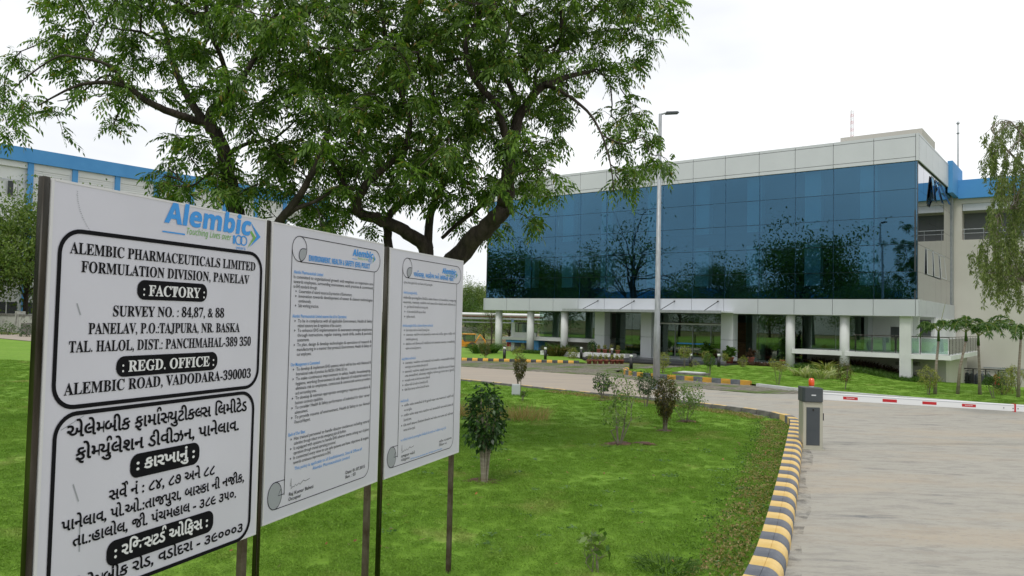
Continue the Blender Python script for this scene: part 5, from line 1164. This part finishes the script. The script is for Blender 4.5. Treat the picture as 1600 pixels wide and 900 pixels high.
# ---- shrubs
def shrub(label, px, py, h, r, mt, kind='ball', n=900, leaf=.05, stems=5, zc=None, group=None, name='shrub', z=0, stemr=.012, tall=1.25, bark='bark2', cat='shrub', at=None, seed=None):
    sd = seed if seed is not None else int(px * 7 + py); rg = random.Random(sd); ng = np.random.default_rng(sd)
    P = at if at is not None else on_ground(px, py, z); root = thing(name, label, cat, P, rg.uniform(0, 6), group)
    q = MB(); zc = h - r * tall if zc is None else zc; tips = []
    for k in range(stems):
        a = rg.uniform(0, 6.28); s0 = Vector((math.cos(a), math.sin(a), 0)) * (.03 if stems > 2 else .0)
        e = Vector((math.cos(a) * r * rg.uniform(.2, .8), math.sin(a) * r * rg.uniform(.2, .8), rg.uniform(zc - .2 * r, h * .92)))
        pf = .6 if stems >= 10 else 1.
        m_ = (s0 + e) / 2; m_.x *= pf; m_.y *= pf; m_ = m_ + Vector((rg.gauss(0, .12) * r * pf, rg.gauss(0, .12) * r * pf, .06 * h)); q.tube([s0 + Vector((0, 0, -.03)), m_, e], [stemr, stemr * .75, stemr * .35], 5, False); tips.append(e)
        for _ in range(3 if kind != 'sparse' else 6):
            f = rg.uniform(.35, .9); b0 = m_.lerp(e, f); d_ = Vector((rg.gauss(0, 1), rg.gauss(0, 1), rg.uniform(.2, 1.5))).normalized(); e2 = b0 + d_ * r * rg.uniform(.35, .75); q.tube([b0, (b0 + e2) / 2, e2], [stemr * .4, stemr * .3, stemr * .15], 4, False); tips.append(e2)
    q.build('stems', M[bark], root)
    if kind == 'sparse':
        T = np.array([t[:] for t in tips]); k = ng.integers(0, len(T), n); O = T[k] + ng.normal(size=(n, 3)) * .11 * r; Dd = ng.normal(size=(n, 3)) + [0, 0, .1]
    else:
        u = unit(ng.normal(size=(n, 3))); rad = ng.uniform(.45, 1., (n, 1)) ** .6 * (1 + .22 * np.sin(u[:, :1] * 5 + sd) * np.cos(u[:, 2:] * 6 + sd) + ng.normal(size=(n, 1)) * .06)
        O = u * rad * [r, r, r * tall] + [0, 0, zc]; Dd = u * .9 + ng.normal(size=(n, 3)) * .8 + [0, 0, -.35]
        if kind == 'taper': O[:, :2] *= np.clip(.55 + .6 * (O[:, 2:] - (zc - r * tall)) / (2 * r * tall), .35, 1.05)
    Lv = ng.uniform(.7, 1.25, n) * leaf
    ob = np_obj('leaves', [leaves(O, Dd, Lv, Lv * .55, .25, fold=.15)], mt, None); ob.parent = root
    return root
def soil_ring(P, r, lb='bare reddish soil patch round a shrub on the near lawn'):
    r = r * .72
    q = MB(); n = 22; rg = random.Random(int(P.x * 50)); vs = [(0, 0, .022)]
    for k in range(n):
        a = 6.283 * k / n; vs.append((math.cos(a) * r * rg.uniform(.35, 1.15) * .62, math.sin(a) * r * rg.uniform(.35, 1.1) * .55, .03))
    for k in range(n):
        a = 6.283 * k / n; vs.append((math.cos(a) * r * rg.uniform(.6, 1.25), math.sin(a) * r * rg.uniform(.5, 1.2) * .7, -.01))
    fs = [(0, 1 + k, 1 + (k + 1) % n) for k in range(n)] + [(1 + k, 1 + n + k, 1 + n + (k + 1) % n, 1 + (k + 1) % n) for k in range(n)]
    q.add(vs, fs); o = q.build('soil_patch', M['soil'], None, True); o.location = P; o['kind'] = 'stuff'; o['label'] = lb
P = on_ground(757, 752); soil_ring(P, .42)
shrub('dark glossy bush on a thick pale stem bundle, nearest shrub beside the right board', 757, 755, 1.42, .28, M['leaf_dark'], 'ball', 1500, .07, 12, zc=.93, stemr=.014, tall=1.65, bark='palmbark')
P = on_ground(967, 694); soil_ring(P, .55); soil_ring(P + Vector((.5, .1, 0)), .42)
shrub('sparse twiggy shrub with two crossing stems in a bare soil patch', 967, 695, 1.28, .62, M['leaf_sparse'], 'sparse', 850, .055, 6, stemr=.013)
P = on_ground(1039, 674); soil_ring(P, .40)
shrub('tall bronze tipped shrub narrowing to its foot, in the middle of the near lawn', 1039, 675, 1.22, .28, M['leaf_bronze'], 'taper', 2600, .045, 10, zc=.74, tall=1.75, stemr=.018)
P = on_ground(1073, 659); soil_ring(P, .5)
shrub('light green open shrub right behind the bronze one by the road', 1071, 659, .92, .52, M['leaf_sparse'], 'sparse', 1000, .06, 7, stemr=.009)
shrub('dark small leaved shrub directly left of the lamp post foot', 1009, 636, .92, .27, M['leaf_dark'], 'ball', 1300, .045, 5, zc=.66)
P = on_ground(940, 625); soil_ring(P, .45)
shrub('little dark bush with drooping leaves alone near the road edge', 940, 624, .72, .27, M['leaf_dark'], 'ball', 700, .06, 4, zc=.50, tall=1.0)
shrub('bushy narrow shrub in front of the pale box near the road', 806, 604, 1.15, .24, M['leaf_bronze'], 'taper', 1500, .05, 5, zc=.82, tall=1.6, z=0, at=on_ground(807, 617) + Vector((.1, .5, 0)))
shrub('thin seedling with feathery leaves beside the pale box', 815, 627, .35, .15, M['leaf_mid'], 'sparse', 120, .05, 3)
# small plants around the entrance lawns
for (lb, px, py, h, r, m_, kd, n_, lf, extra) in [
 ('dark clipped shrub on thin stem left of the leftmost bollard light', 758, 563, 1.0, .30, 'leaf_bronze', 'ball', 500, .07, {}),
 ('pale yellowish shrub between the first two bollard lights', 811, 560, .75, .42, 'leaf_yel', 'sparse', 420, .07, {}),
 ('dark green shrub by the striped kerb left of the flower bed', 855, 556, .8, .26, 'leaf_mid', 'ball', 500, .07, {}),
 ('yellow green rounded shrub left of the planter wall', 895, 561, .7, .30, 'leaf_yel', 'ball', 600, .07, {}),
 ('small dark clipped tree rising behind the row of red pots', 925, 563, 1.15, .25, 'leaf_dark', 'ball', 600, .07, {}),
 ('yellow green bush behind the lamp post with a second tuft above', 1036, 585, 1.0, .30, 'leaf_yel', 'ball', 700, .06, {}),
 ('yellow topiary ball on thin stems before the dark steps', 1070, 576, 1.15, .32, 'leaf_yel', 'ball', 700, .06, {'zc': .85, 'tall': .95}),
 ('low yellowish plant at the foot of the steps', 1086, 575, .45, .28, 'leaf_yel', 'ball', 300, .06, {}),
 ('small yellow topiary behind the darker shrub near the steps', 1103, 572, .85, .24, 'leaf_yel', 'ball', 400, .06, {}),
 ('dark green shrub on a stem beside the chamber cover', 1108, 591, 1.05, .24, 'leaf_mid', 'ball', 700, .06, {'zc': .78}),
 ('pale dry looking topiary right of the entrance', 1134, 574, .75, .30, 'leaf_yel', 'sparse', 500, .06, {}),
 ('pale brownish topiary below the lobby window', 1161, 575, .65, .25, 'leaf_yel', 'ball', 400, .06, {}),
 ('pale open vase shaped shrub alone on the right lawn', 1216, 603, 1.05, .40, 'leaf_yel', 'sparse', 700, .055, {}),
 ('dark green narrow shrub on the lawn behind the barrier boom start', 1319, 611, 1.15, .28, 'leaf_bronze', 'ball', 900, .05, {'zc': .72, 'tall': 1.5}),
 ('golden green egg shaped shrub left of the first palm', 1451, 619, 1.0, .34, 'leaf_yel', 'ball', 1100, .05, {'zc': .66, 'tall': 1.1}),
 ('dark shrub with a thin foot right of the third palm', 1554, 625, .95, .34, 'leaf_mid', 'sparse', 800, .055, {}),
 ('golden bush behind the dark one near the right palm', 1568, 619, .95, .38, 'leaf_yel', 'ball', 900, .055, {}),
 ('small dark bush at the back near the annex wall', 1572, 608, .8, .35, 'leaf_mid', 'ball', 500, .06, {}),
 ('pale bush at the right edge beside the last palm', 1590, 612, 1.0, .4, 'leaf_yel', 'sparse', 600, .06, {}),
 ('round dark shrub at the far left under the old wall', 12, 523, 1.1, .6, 'leaf_mid', 'ball', 400, .14, {}),
 ('round dark shrub just left of the left lamp post footing', 43, 526, 1.2, .65, 'leaf_dark', 'ball', 400, .14, {})]:
    shrub(lb, px, py, h, r, M[m_], kd, n_, lf, 4, **extra)
# foreground weed and dry grass
shrub('wilting leafy weed at the bottom edge of the lawn', 930, 893, .34, .22, M['leaf_sparse'], 'sparse', 46, .10, 4, stemr=.006, cat='weed', name='weed')
def tuft_thing(label, px, py, n, L, spread, mt, name='grass_tuft', cat='grass tuft', z=0, width=.012, lean=.5, kind=None, seed=1, area=None, at=None):
    ng = np.random.default_rng(seed); P = at if at is not None else on_ground(px, py, z); root = None
    a = ng.uniform(0, 6.28, n); rr = np.sqrt(ng.uniform(0, 1, n)) * spread; O = np.stack([rr * np.cos(a) * (area or 1), rr * np.sin(a), np.zeros(n)], 1)
    Dd = np.stack([np.cos(a) * lean + ng.normal(size=n) * .3, np.sin(a) * lean + ng.normal(size=n) * .3, np.ones(n)], 1); Lv = ng.uniform(.6, 1.1, n) * L
    # two segment blades
    D = unit(Dd); Sd = unit(np.cross(D, ng.normal(size=(n, 3)))) * width / 2; mid = O + D * Lv[:, None] * .55; tip = O + D * Lv[:, None] + np.stack([np.cos(a), np.sin(a), -np.ones(n) * .8], 1) * Lv[:, None] * .22 * lean * 2
    V = np.stack([O - Sd, O + Sd, mid + Sd, mid - Sd, tip], 1).reshape(-1, 3); b5 = np.arange(n)[:, None] * 5
    F = np.concatenate([b5 + [0, 1, 2, 3], b5 + [3, 2, 4, 4]])
    F2 = [tuple(f[:4]) if f[2] != f[3] else tuple(f[:3]) for f in F.tolist()]
    me = bpy.data.meshes.new(name); me.from_pydata(V.tolist(), [], F2); me.materials.append(mt); me.update()
    o = link(name, me, None, P); tag(o, label, cat if kind is None else None, None, kind); return o
tuft_thing('tuft of dry straw coloured grass on the near lawn beside the right board', 812, 655, 420, .42, .55, M['dry'], seed=3, lean=.25, width=.008, area=1.4)
tuft_thing('second smaller patch of dry straw grass right beside the board edge', 732, 650, 260, .45, .4, M['dry'], seed=4, lean=.25, width=.008)
tuft_thing('bright weedy grass tuft at the bottom edge near the kerb', 1040, 890, 300, .16, .28, M['leaf_mid'], seed=5, lean=.8, width=.007)
for i, (px, py) in enumerate(((1262, 592), (1283, 594), (1302, 593), (1247, 589))):
    tuft_thing(['striped strap leaf plant left in the clump on the right lawn', 'striped strap leaf plant in the middle of the clump', 'striped strap leaf plant touching the dark narrow shrub', 'outermost left striped strap leaf plant of the clump'][i], px, py, 46, .75, .16, M['strap_var'], 'strap_leaf_plant', 'plant', seed=10 + i, lean=.55, width=.06)
tuft_thing('bright yellow green palm like plant behind the striped plants', 1290, 583, 60, .95, .12, M['leaf_yel'], 'cycad_plant', 'plant', seed=20, lean=.7, width=.05)
for i, (px, py, w_) in enumerate(((752, 553, .9), (765, 552, .8), (868, 557, .8), (884, 556, .8), (872, 553, .7))):
    tuft_thing(['green spiky bush at the foot of the leftmost column', 'green spiky bush between the leftmost column and its neighbour plant', 'brown green spiky plant by the second bollard light', 'dark spiky plant in the bed by the third column', 'rear spiky plant in the bed by the third column'][i], px, py, 190, 1.05, w_ * .55, M['leaf_mid' if i not in (2,) else 'leaf_bronze'], 'spiky_bush', 'bush', seed=30 + i, lean=.6, width=.05)
# ground-cover beds under the facade (nobody could count the leaves)
def bed(path, wd, n, L, mt, name, label, seed, z=.05, width=.04, lean=.6):
    ng = np.random.default_rng(seed); P = resample(path, .1); idx = ng.integers(0, len(P) - 1, n); o = np.array([P[i][:] for i in idx]) + ng.normal(size=(n, 2)) * .05
    off = ng.uniform(-wd / 2, wd / 2, n); t = np.array([(P[min(i + 1, len(P) - 1)] - P[i]).normalized()[:] for i in idx]); o = o + np.stack([-t[:, 1], t[:, 0]], 1) * off[:, None]
    keep = (np.sin(o[:, 0] * 7 + np.sin(o[:, 1] * 3) * 2) * np.sin(o[:, 1] * 5.3 + o[:, 0] * 2) + ng.uniform(-.9, .9, n) > -.35) if L < .1 else np.ones(n, bool)
    o = o[keep]; n = len(o)
    O = np.concatenate([o, np.array([hz(*p) + (relief(*p) if L < .1 else 0) for p in o])[:, None] + z], 1); D = ng.normal(size=(n, 3)) * lean + [0, 0, 1]
    ob = np_obj(name, [leaves(O, D, ng.uniform(.6, 1.2, n) * L, np.full(n, width), .35)], mt, None); tag(ob, label, None, None, 'stuff'); return ob
def LP(t, n): p = LB(t, n); return (p.x, p.y)
bed([LP(5.8, 0.6), LP(-.5, .6)], 2.4, 9000, .42, M['leaf_mid'], 'ground_cover', 'dense green strap leaved ground cover below the balcony', 1, width=.03)
bed([LP(6.0, 2.4), LP(.6, 2.6)], .8, 1600, .75, M['leaf_purple'], 'dark_planting', 'dark purple strap leaved planting against the plinth wall', 2, width=.06)
bed([LP(9.3, -.2), LP(6.4, -.1)], .7, 1700, .34, M['leaf_purple'], 'dark_planting', 'low reddish brown planting below the lobby windows', 3, width=.05)
bed([LP(24.5, -.3), LP(20.6, -.4)], 1.1, 3000, .34, M['leaf_mid'], 'ground_cover', 'low green hedge between the left round columns', 4)
bed([LP(21.4, -.9), LP(18.6, -.9)], .9, 3000, .5, M['leaf_mid'], 'ground_cover', 'green planting in the left planter bed', 5, z=.1)
bed([LP(18.2, -.5), LP(15.7, -.5)], .9, 2200, .45, M['leaf_mid'], 'ground_cover', 'leafy green plants filling the planter beside the entrance', 6, z=.3)
bed([(p[0] - .30, p[1] + .05) for p in K_IN[1:9]], .46, 16000, .045, M['leaf_creep'], 'creeping_plants', 'creeping reddish green ground cover along the inside of the striped kerb', 7, z=.012, width=.02, lean=1.2)
bed([(p[0] - .35, p[1] - .25) for p in kp2_pts], .5, 9000, .05, M['leaf_creep'], 'creeping_plants', 'creeping reddish ground cover inside the grey kerb stones', 8, z=.012, width=.025, lean=1.2)
bed([(p[0] - .42, p[1] + .05) for p in K_IN[1:9]], .75, 6000, .055, M['leaf_mid'], 'creeping_plants', 'fresh green creepers mixed along the kerb', 9, z=.01, width=.02, lean=1.0)
# pots
pot = None
PL = ['first small red pot at the left end of the row before the planter', 'second small red pot from the left in the row', 'third small red pot from the left in the row', 'middle small red pot of the row before the planter', 'fifth small red pot from the left in the row', 'sixth small red pot, second from the right end of the row', 'last small red pot at the right end of the row']
def make_pot(lb, P, h=.22, r=.15, leafm='leaf_yel', n=90, lf=.12, tall=.35, grp=None):
    t_ = thing('flower_pot', lb, 'flower pot', P, 0, grp); q = MB(); q.lathe([(r * .68, 0), (r * .92, h * .8), (r * 1.05, h * .81), (r * 1.05, h), (r * .85, h), (r * .8, h * .86)], n=14); q.build('pot', M['terracotta'], t_, True)
    q = MB(); q.tube([(0, 0, h * .8), (.01, 0, h + tall * .5)], .012, 5); q.build('stem', M['bark2'], t_)
    ng = np.random.default_rng(4); D = ng.normal(size=(n, 3)) * .7 + [0, 0, .8]; O = ng.normal(size=(n, 3)) * [r * .3, r * .3, tall * .22] + [0, 0, h + tall * .4]
    ob = np_obj('leaves', [leaves(O, D, ng.uniform(.6, 1.2, n) * lf, np.full(n, lf * .4), .4)], M[leafm], None); ob.parent = t_; return t_
a, c = on_ground(920, 569), on_ground(972, 568.5)
for i, px in enumerate((920.5, 929.5, 938, 947, 956.5, 964, 971)):
    P = on_ground(px, 568.5)
    if pot is None: pot = make_pot(PL[0], P, grp='small red pots in a row at the planter')
    else: dup(pot, P, i, PL[i])
for i, t in enumerate((17.9, 17.45, 17.0, 16.55, 16.1)):
    P = LB(t, -1.15, .34); dup(pot, P, i * 1.7, '%s red pot from the left on the white planter ledge by the entrance' % ['first', 'second', 'third', 'fourth', 'fifth'][i])['group'] = 'red pots on the planter ledge'
make_pot('large red pot with palm leaves right of the glass doors', LB(10.6, -.6, .12), .42, .24, 'leaf_mid', 160, .5, .7)
make_pot('large red pot with feathery plant before the right white pillar', LB(9.2, -.8, .05), .42, .24, 'leaf_mid', 160, .45, .6)
make_pot('red pot with dark red leaves in the corner right of the pillar', LB(8.5, .6, .1), .36, .2, 'leaf_purple', 160, .3, .5)
make_pot('pot with tall tiered green plant in front of the lobby chairs', LB(6.75, .7, .1), .3, .18, 'leaf_dark', 260, .3, 1.7)
# palms
def palm(lb, px, py, top, seed, lean_=0, nfr=8, fl=1.35):
    rg = random.Random(seed); P = on_ground(px, py, .02); t_ = thing('palm_tree', lb, 'palm', P, 0, 'young palms by the annex'); zt = at_depth(px, top, P.y).z
    q = MB(); q.tube([(0, 0, -.05), (lean_ * .3, 0, zt * .5), (lean_, 0, zt)], [.062, .046, .036], 10); q.build('trunk', M['palmbark'], t_, True)
    q = MB(); q.tube([(lean_, 0, zt - .02), (lean_, 0, zt + .38)], [.055, .03], 8); q.build('crownshaft', M['leaf_mid'], t_, True)
    for k in range(nfr):
        a = k / nfr * 6.283 + rg.uniform(-.3, .3); el = rg.uniform(.45, 1.1); L = fl * rg.uniform(.8, 1.1); pts = []
        for s in np.linspace(0, 1, 9):
            r_ = L * s * math.cos(el) * (1 - .1 * s) ; z = zt + .3 + L * s * math.sin(el) - .66 * L * s ** 2.4; pts.append(Vector((lean_ + math.cos(a) * r_ * 1.15, math.sin(a) * r_ * 1.15, z)))
        q = MB(); q.tube(pts, [.014] * 4 + [.009] * 5, 4, False); fr_ = q.build('rachis', M['leaf_yel'], t_)
        n = 120; f = nr.uniform(.12, 1, n); idx = f * 8; i0 = np.minimum(idx.astype(int), 7); A_ = np.array([p[:] for p in pts]); O = A_[i0] + (A_[i0 + 1] - A_[i0]) * (idx - i0)[:, None]; tg = A_[i0 + 1] - A_[i0]
        Sd = np.cross(unit(tg), [0, 0, 1.]) * nr.choice([-1, 1], n)[:, None]; D = unit(tg) * .7 + Sd + nr.normal(size=(n, 3)) * .35 + [0, 0, .05]
        ob = np_obj('leaflets', [leaves(O, D, np.full(n, .27) * (1.05 - .4 * f), np.full(n, .042), .5)], M['leaf_palm'], None, None); ob.parent = fr_
    if seed != 1: return
    q = MB(); q.tube([(lean_, 0, zt + .3), (lean_ + .3, .1, zt + 1.35)], [.012, .004], 4); q.build('spear_leaf', M['leaf_yel'], t_)
palm('palm with pale thin crown left of the others, bending right', 1461, 617, 533, 1, .12, 4, 1.4)
palm('second palm from the left, leaning trunk below joined crowns', 1496, 617, 533, 2, .30, 5, 1.8)
palm('third palm, upright with the widest dark crown', 1531, 618, 540, 3, -.05, 6, 1.9)
palm('palm at the right edge of the picture under the hanging foliage', 1591, 622, 530, 4, .1, 6, 1.6)

# ---------------------------------------------------------------- lawn grass: blades on the near lawn
def blade_mat():
    m = bpy.data.materials.new('grass_blades'); m.use_nodes = True; t = m.node_tree; b = t.nodes['Principled BSDF']; b.inputs['Roughness'].default_value = .6; b.inputs['Specular IOR Level'].default_value = .3
    g = t.nodes.new('ShaderNodeNewGeometry'); prev = None
    for c, (sc, lo, hi) in ((GRASS2, (.35, .4, .62)), ((.115, .235, .02), (2.6, .5, .85)), ((.29, .32, .085), (.8, .58, .74))):
        n = t.nodes.new('ShaderNodeTexNoise'); n.inputs['Scale'].default_value = sc; n.inputs['Detail'].default_value = 4; t.links.new(g.outputs['Position'], n.inputs[0])
        r = t.nodes.new('ShaderNodeMapRange'); r.inputs[1].default_value = lo; r.inputs[2].default_value = hi; t.links.new(n.outputs[0], r.inputs[0]); x = t.nodes.new('ShaderNodeMixRGB'); t.links.new(r.outputs[0], x.inputs[0])
        if prev: t.links.new(prev, x.inputs[1])
        else: x.inputs[1].default_value = (*GRASS1, 1)
        x.inputs[2].default_value = (*c, 1); prev = x.outputs[0]
    ri = t.nodes.new('ShaderNodeMapRange'); ri.inputs[3].default_value = .75; ri.inputs[4].default_value = 1.35; t.links.new(g.outputs['Random Per Island'], ri.inputs[0]); mu = t.nodes.new('ShaderNodeMixRGB'); mu.blend_type = 'MULTIPLY'; mu.inputs[0].default_value = 1; t.links.new(prev, mu.inputs[1]); t.links.new(ri.outputs[0], mu.inputs[2])
    t.links.new(mu.outputs[0], b.inputs['Base Color']); tr = t.nodes.new('ShaderNodeBsdfTranslucent'); t.links.new(mu.outputs[0], tr.inputs[0]); mx_ = t.nodes.new('ShaderNodeMixShader'); mx_.inputs[0].default_value = .3
    t.links.new(b.outputs[0], mx_.inputs[1]); t.links.new(tr.outputs[0], mx_.inputs[2]); t.links.new(mx_.outputs[0], t.nodes['Material Output'].inputs[0]); return m
BM = blade_mat()
def patch(seed, n=170, sz=.22, L=.044):
    ng = np.random.default_rng(seed); O = np.concatenate([ng.uniform(-sz / 2, sz / 2, (n, 2)), np.zeros((n, 1))], 1)
    sw = np.array([math.cos(seed), math.sin(seed), 0]) * .5; D = unit(ng.normal(size=(n, 3)) * [.55, .55, .15] + [0, 0, .75] + sw); Lv = ng.uniform(.5, 1.2, n) * L
    V, F = leaves(O, D, Lv, ng.uniform(.0035, .0065, n), .3); return np_mesh('grass_patch', V, F, BM)
def scatter(name, meshes, pts, scl, label):
    me = bpy.data.meshes.new(name); me.from_pydata([tuple(p) for p in pts], [], []); at_ = me.attributes.new('sc', 'FLOAT', 'POINT'); at_.data.foreach_set('value', np.asarray(scl, np.float32))
    o = link(name, me); o['kind'] = 'stuff'; o['label'] = label
    ng_ = bpy.data.node_groups.new(name, 'GeometryNodeTree'); ng_.interface.new_socket('Geometry', in_out='INPUT', socket_type='NodeSocketGeometry'); ng_.interface.new_socket('Geometry', in_out='OUTPUT', socket_type='NodeSocketGeometry')
    N = ng_.nodes; gi = N.new('NodeGroupInput'); go = N.new('NodeGroupOutput'); join = N.new('GeometryNodeJoinGeometry')
    mp_ = N.new('GeometryNodeMeshToPoints'); ng_.links.new(gi.outputs[0], mp_.inputs[0])
    gtoi = N.new('GeometryNodeGeometryToInstance')
    for me_ in meshes:
        ob = bpy.data.objects.new(me_.name, me_); oi = N.new('GeometryNodeObjectInfo'); oi.inputs['Object'].default_value = ob; ng_.links.new(oi.outputs['Geometry'], gtoi.inputs[0])
    iop = N.new('GeometryNodeInstanceOnPoints')
    # each source mesh is one instance of the pick list
    col_join = gtoi
    ng_.links.new(mp_.outputs[0], iop.inputs['Points']); ng_.links.new(gtoi.outputs[0], iop.inputs['Instance'])
    rv = N.new('FunctionNodeRandomValue'); rv.data_type = 'FLOAT_VECTOR'; rv.inputs[1].default_value = (.0, .0, 6.283); ng_.links.new(rv.outputs[0], iop.inputs['Rotation'])
    na = N.new('GeometryNodeInputNamedAttribute'); na.data_type = 'FLOAT'; na.inputs[0].default_value = 'sc'; ng_.links.new(na.outputs[0], iop.inputs['Scale'])
    ng_.links.new(iop.outputs[0], go.inputs[0]); md = o.modifiers.new('scatter', 'NODES'); md.node_group = ng_; return o
def grass_points(poly, x0, x1, y0, y1, step, margin=0):
    out = []; y = y0
    while y < y1:
        x = x0
        while x < x1:
            px_, py_ = x + rnd.uniform(-.5, .5) * step, y + rnd.uniform(-.5, .5) * step
            if abs(px_) < py_ * .80 + 2.0 and inpoly(px_, py_, poly): out.append((px_, py_))
            x += step
        y += step
    return out
gp = grass_points(lawn_near, -13, 8, 1.5, 17, .145)
def lump(x, y): return .72 + 16 * relief(x, y) + rnd.uniform(-.2, .3)
M['patch'] = [patch(s) for s in (1, 2, 3)]
for k in range(3):
    q_ = gp[k::3]; scatter('lawn_grass', [M['patch'][k]], [(x, y, relief(x, y) - .004) for x, y in q_], [max(.5, lump(x, y)) for x, y in q_], 'short dense green grass of the near lawn')
gp2 = grass_points(lawn_near, -26, 8, 17, 34, .28)
scatter('lawn_grass', [M['patch'][1]], [(x, y, relief(x, y) * .5 - .004) for x, y in gp2], [1.4 * max(.55, lump(x, y)) for x, y in gp2], 'short green grass towards the road')
gp3 = [p for p in grass_points(isl, 5, 22, 22, 40, .34)]
scatter('lawn_grass', [M['patch'][2]], [(x, y, .04 + hz(x, y)) for x, y in gp3], [1.5 * max(.55, lump(x, y)) for x, y in gp3], 'mown grass of the right lawn before the columns')
wd_O, wd_D, wd_L = [], [], []
for i in range(90):
    x, y = rnd.uniform(-2.5, 6), rnd.uniform(4.5, 15)
    if not inpoly(x, y, lawn_near): continue
    for _ in range(rnd.randint(6, 16)):
        a = rnd.uniform(0, 6.28); wd_O.append((x + rnd.gauss(0, .05), y + rnd.gauss(0, .05), relief(x, y) + .02)); wd_D.append((math.cos(a), math.sin(a), rnd.uniform(.1, .7))); wd_L.append(rnd.uniform(.03, .07))
wd_L = np.array(wd_L); o = np_obj('small_weeds', [leaves(np.array(wd_O), np.array(wd_D), wd_L, wd_L * .45, .2)], leaf_mat('weed_leaf', (.06, .13, .04), (.16, .26, .10), .2), None); tag(o, 'small broad leaved weeds dotted through the near lawn', None, None, 'stuff')
st_O = np.array([(rnd.uniform(-2.5, 6), rnd.uniform(4.5, 15), 0) for _ in range(260)]); st_O = st_O[[inpoly(p[0], p[1], lawn_near) for p in st_O]]; st_O[:, 2] = [relief(p[0], p[1]) + .04 for p in st_O]
o = np_obj('straw_clippings', [leaves(st_O, nr.normal(size=(len(st_O), 3)) * [1, 1, .1], nr.uniform(.05, .16, len(st_O)), np.full(len(st_O), .005), .0)], M['dry'], None); tag(o, 'loose dry straw clippings lying on the near lawn', None, None, 'stuff')
# fallen leaves on the lawn
q = MB(); 
for i in range(150):
    x, y = rnd.uniform(-3, 6), rnd.uniform(5, 19)
    if not inpoly(x, y, lawn_near): continue
    a = rnd.uniform(0, 6.28); s = rnd.uniform(.018, .04); c_ = Vector((x, y, .05 + relief(x, y) + rnd.uniform(0, .01))); u = Vector((math.cos(a), math.sin(a), rnd.uniform(-.3, .5))) * s; v = Vector((-math.sin(a), math.cos(a), rnd.uniform(-.2, .2))) * s * .45
    q.add([c_ - u, c_ + v, c_ + u, c_ - v], [(0, 1, 2, 3)])
o = q.build('fallen_leaves', leaf_mat('dead_leaf', (.10, .04, .015), (.32, .13, .04), .1), None); tag(o, 'scattered brown fallen leaves on the near lawn', None, None, 'stuff')
